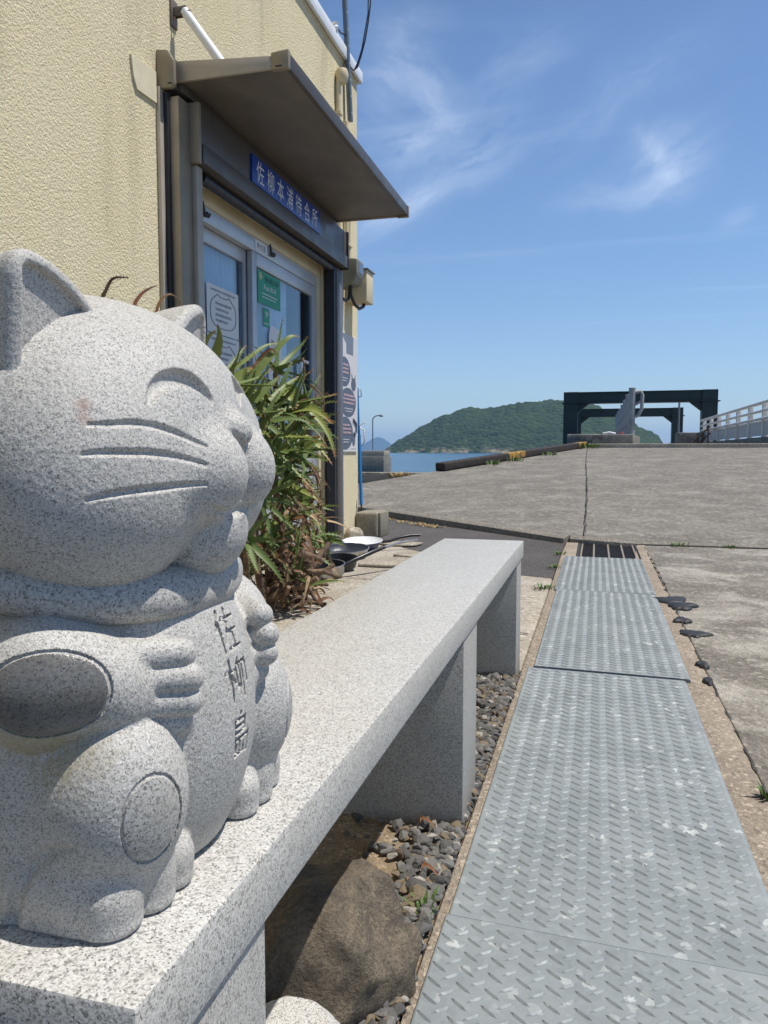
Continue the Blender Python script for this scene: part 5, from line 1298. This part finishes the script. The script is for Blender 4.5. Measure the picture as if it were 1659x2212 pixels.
for k in range(26):   # thin curled brown tips among the leaves
    u=rnd.uniform(520,700); vv=rnd.uniform(760,1060); Y=rnd.uniform(3.0,3.5); c=at(u,vv,1,Y); d=Vector((rnd.uniform(-.2,1),rnd.uniform(-.6,.2),rnd.uniform(-.6,.7)))
    pts=[c]; 
    for i in range(6): d=(d+Vector((rnd.uniform(-.3,.3),rnd.uniform(-.3,.3),-.35))).normalized(); pts.append(pts[-1]+d*.025)
    if k<20: MB().tube(pts,[.006,.005,.004,.0035,.003,.002,.001],5).obj('withered_tip',M_DRY,aloe,smooth=60)
# stems with leaf scars
def m_stem():
    t=NT('aloe_stem'); n=t.noise(26,5,.65); n2=t.noise(120,4,.6)
    t.set(Base_Color=t.mix(t.rng(n,.35,.65),(.05,.03,.02),(.24,.155,.09)),Roughness=.85,Normal=t.bump(n2,.5,.004)); return t.m
M_STEM=m_stem()
def stem(pts,r,ringd=.018):
    P=[Vector(p) for p in pts]; Q=[];L=0
    for a,b in zip(P[:-1],P[1:]):
        n=max(2,int((b-a).length/.006))
        for k in range(n): Q.append(lerp(a,b,k/n))
    Q.append(P[-1]); rr=[r*(1+.16*((i*.006/ringd)%1)) *(1-.25*i/len(Q)) for i in range(len(Q))]
    return MB().tube(Q,rr,8).obj('stem',M_STEM,aloe,smooth=60)
for i,(c,ax) in enumerate(stem_pts):
    b=Vector((c.x*.6-1.45*.4+rnd.uniform(-.1,.1),c.y+rnd.uniform(-.1,.25),0)); b.x=max(-1.85,b.x)
    stem([b,lerp(b,c,.5)+Vector((rnd.uniform(-.06,.06),rnd.uniform(-.06,.06),-.04)),c-ax*.0],rnd.uniform(.013,.018))
for k in range(60):
    u=rnd.gauss(640,36); vv=rnd.uniform(1180,1325); u=min(u,705-max(0,(vv-1210))*.25); Y=rnd.uniform(3.0,3.6); c=at(u,vv,1,Y); c.z=max(.02,c.z)
    d=Vector((rnd.uniform(.1,1),rnd.uniform(-1,.8),rnd.uniform(-.25,.5))).normalized(); l=rnd.uniform(.06,.20)
    stem([c-d*l*.5,c+Vector((0,0,rnd.uniform(-.02,.02))),c+d*l*.5],rnd.uniform(.009,.015),rnd.uniform(.009,.018))
# ---------------------------------------------------------------- weeds and dry grass
M_GRASS=plain('green_weed',(.085,.15,.03),.6,var=.4,scale=40); M_STRAW=plain('dry_grass',(.42,.30,.13),.8,var=.3,scale=30)
def blades(mb,c,n,h,spread,rnd,w=.004,flat=.0):
    for k in range(n):
        a=rnd.uniform(0,6.28); r=spread*rnd.random()**.6; b=Vector((c[0]+r*math.cos(a),c[1]+r*math.sin(a),c[2]))
        d=Vector((math.cos(a)*rnd.uniform(.2,1),math.sin(a)*rnd.uniform(.2,1),rnd.uniform(.5,1.2)*(1-flat)+.05)).normalized(); s_=d.cross(Vector((0,0,1))).normalized()*w*rnd.uniform(.6,1.2); hh=h*rnd.uniform(.5,1.1)
        m=b+d*hh*.55; t=b+d*hh*.9+Vector((d.x,d.y,-.2))*hh*.25
        mb.add([b-s_,b+s_,m+s_*.8,m-s_*.8,t],[(0,1,2,3),(3,2,4)])
def tuft(name,c,n,h,spread,seed,label,cat='weed',mat=None,w=.004,group='weeds in the paving joints'):
    mb=MB(); blades(mb,c,n,h,spread,random.Random(seed),w); return tag(mb.obj(name,mat or M_GRASS),label,cat,group)
tuft('weed_tuft',(.352,1.66,.003),40,.042,.018,1,'green weed in the apron joint at the right edge of the photo')
tuft('weed_tuft',(-.238,1.085,.004),16,.05,.010,2,'small grass sprout in the gravel beside the boulder',w=.003)
tuft('weed_tuft',(-.235,5.36,.004),40,.03,.04,3,'green weed left of the drain grate')
tuft('weed_tuft',(-.238,4.72,.004),36,.028,.04,4,'green weed beside the farthest checker plate, on the asphalt edge')
tuft('weed_tuft',(-.250,3.98,.004),60,.03,.06,5,'low green weed on the slab beside the checker plate lap')
for i,(x,y) in enumerate(((.60,6.02),(.95,6.02),(1.32,6.02))):
    tuft('weed_tuft',(x,y,.01),40,.035,.08 if i==0 else .05,30+i,('widest','middle','rightmost')[i]+' green weed in the joint at the ramp foot, right of the grate')
tuft('weed_tuft',(-.20,17.6,.79),60,.16,.25,41,'green weed at the head of the ramp crack','weed',w=.02)
for i,t_ in enumerate((.22,.35,.60)):
    p=lerp(Dd,E,t_)+Vector((.30,-.1,.0)); tuft('weed_tuft',p,30,.11,.16,50+i,('lowest','middle','uppermost')[i]+' green weed along the yellow and black beam',w=.015)
mb=MB(); rnd=random.Random(77)
for k in range(60):
    t_=rnd.choice([rnd.uniform(.06,.22),rnd.uniform(.28,.52)]); p=lerp(B,A,t_); blades(mb,(p.x-.10-rnd.random()*.08,p.y-.14-rnd.random()*.06,-.004),9,.05,.05,rnd,.004,.6)
o=mb.obj('dry_grass',M_STRAW); o['kind']='stuff'; o['label']='straw coloured dry grass along the foot of the ramp kerb'
mb=MB()
for k in range(26): p=(-2.75-rnd.random()*.25,11.55,.30); blades(mb,p,6,.14,.12,rnd,.008,.2)
o=mb.obj('dry_grass',M_STRAW); o['kind']='stuff'; o['label']='dry grass by the quay parapet'
# dry leaves in the gravel
M_ORL=plain('orange_leaf',(.20,.085,.035),.7,var=.3,scale=30)
for i,(x,y,lb) in enumerate(((-.262,1.19,'curled orange brown dead leaf on the gravel beside the boulder'),(-.300,1.345,'small rusty dead leaf by the middle bench leg'))):
    mb=(MB(),[])
    leaf_mesh(mb[0],mb[1],(x,y,.026),(.8,-.6,.3),(.3,.8,.3),.045,.008,1.2,-1.5,random.Random(i),False)
    leaf_mesh(mb[0],mb[1],(x,y,.026),(.2,-.9,.25),(.9,.3,.2),.03,.006,1.0,1.5,random.Random(i+5),False)
    tag(mb[0].obj('dead_leaf',M_ORL,smooth=60),lb,'dead leaf')
# ---------------------------------------------------------------- haze
hz=MB().box(-14500,-14500,-3.4,14500,14500,330).obj('haze',None); hz['kind']='stuff'
hm=bpy.data.materials.new('haze_air'); hm.use_nodes=True; hm.node_tree.nodes.clear()
ho=hm.node_tree.nodes.new('ShaderNodeOutputMaterial'); hv=hm.node_tree.nodes.new('ShaderNodeVolumePrincipled'); hv.inputs['Color'].default_value=(.42,.66,1,1); hv.inputs['Density'].default_value=HAZE_D if 'HAZE_D' in globals() else 1.0e-4; hv.inputs['Anisotropy'].default_value=.2
hm.node_tree.links.new(hv.outputs[0],ho.inputs['Volume']); hz.data.materials.append(hm)
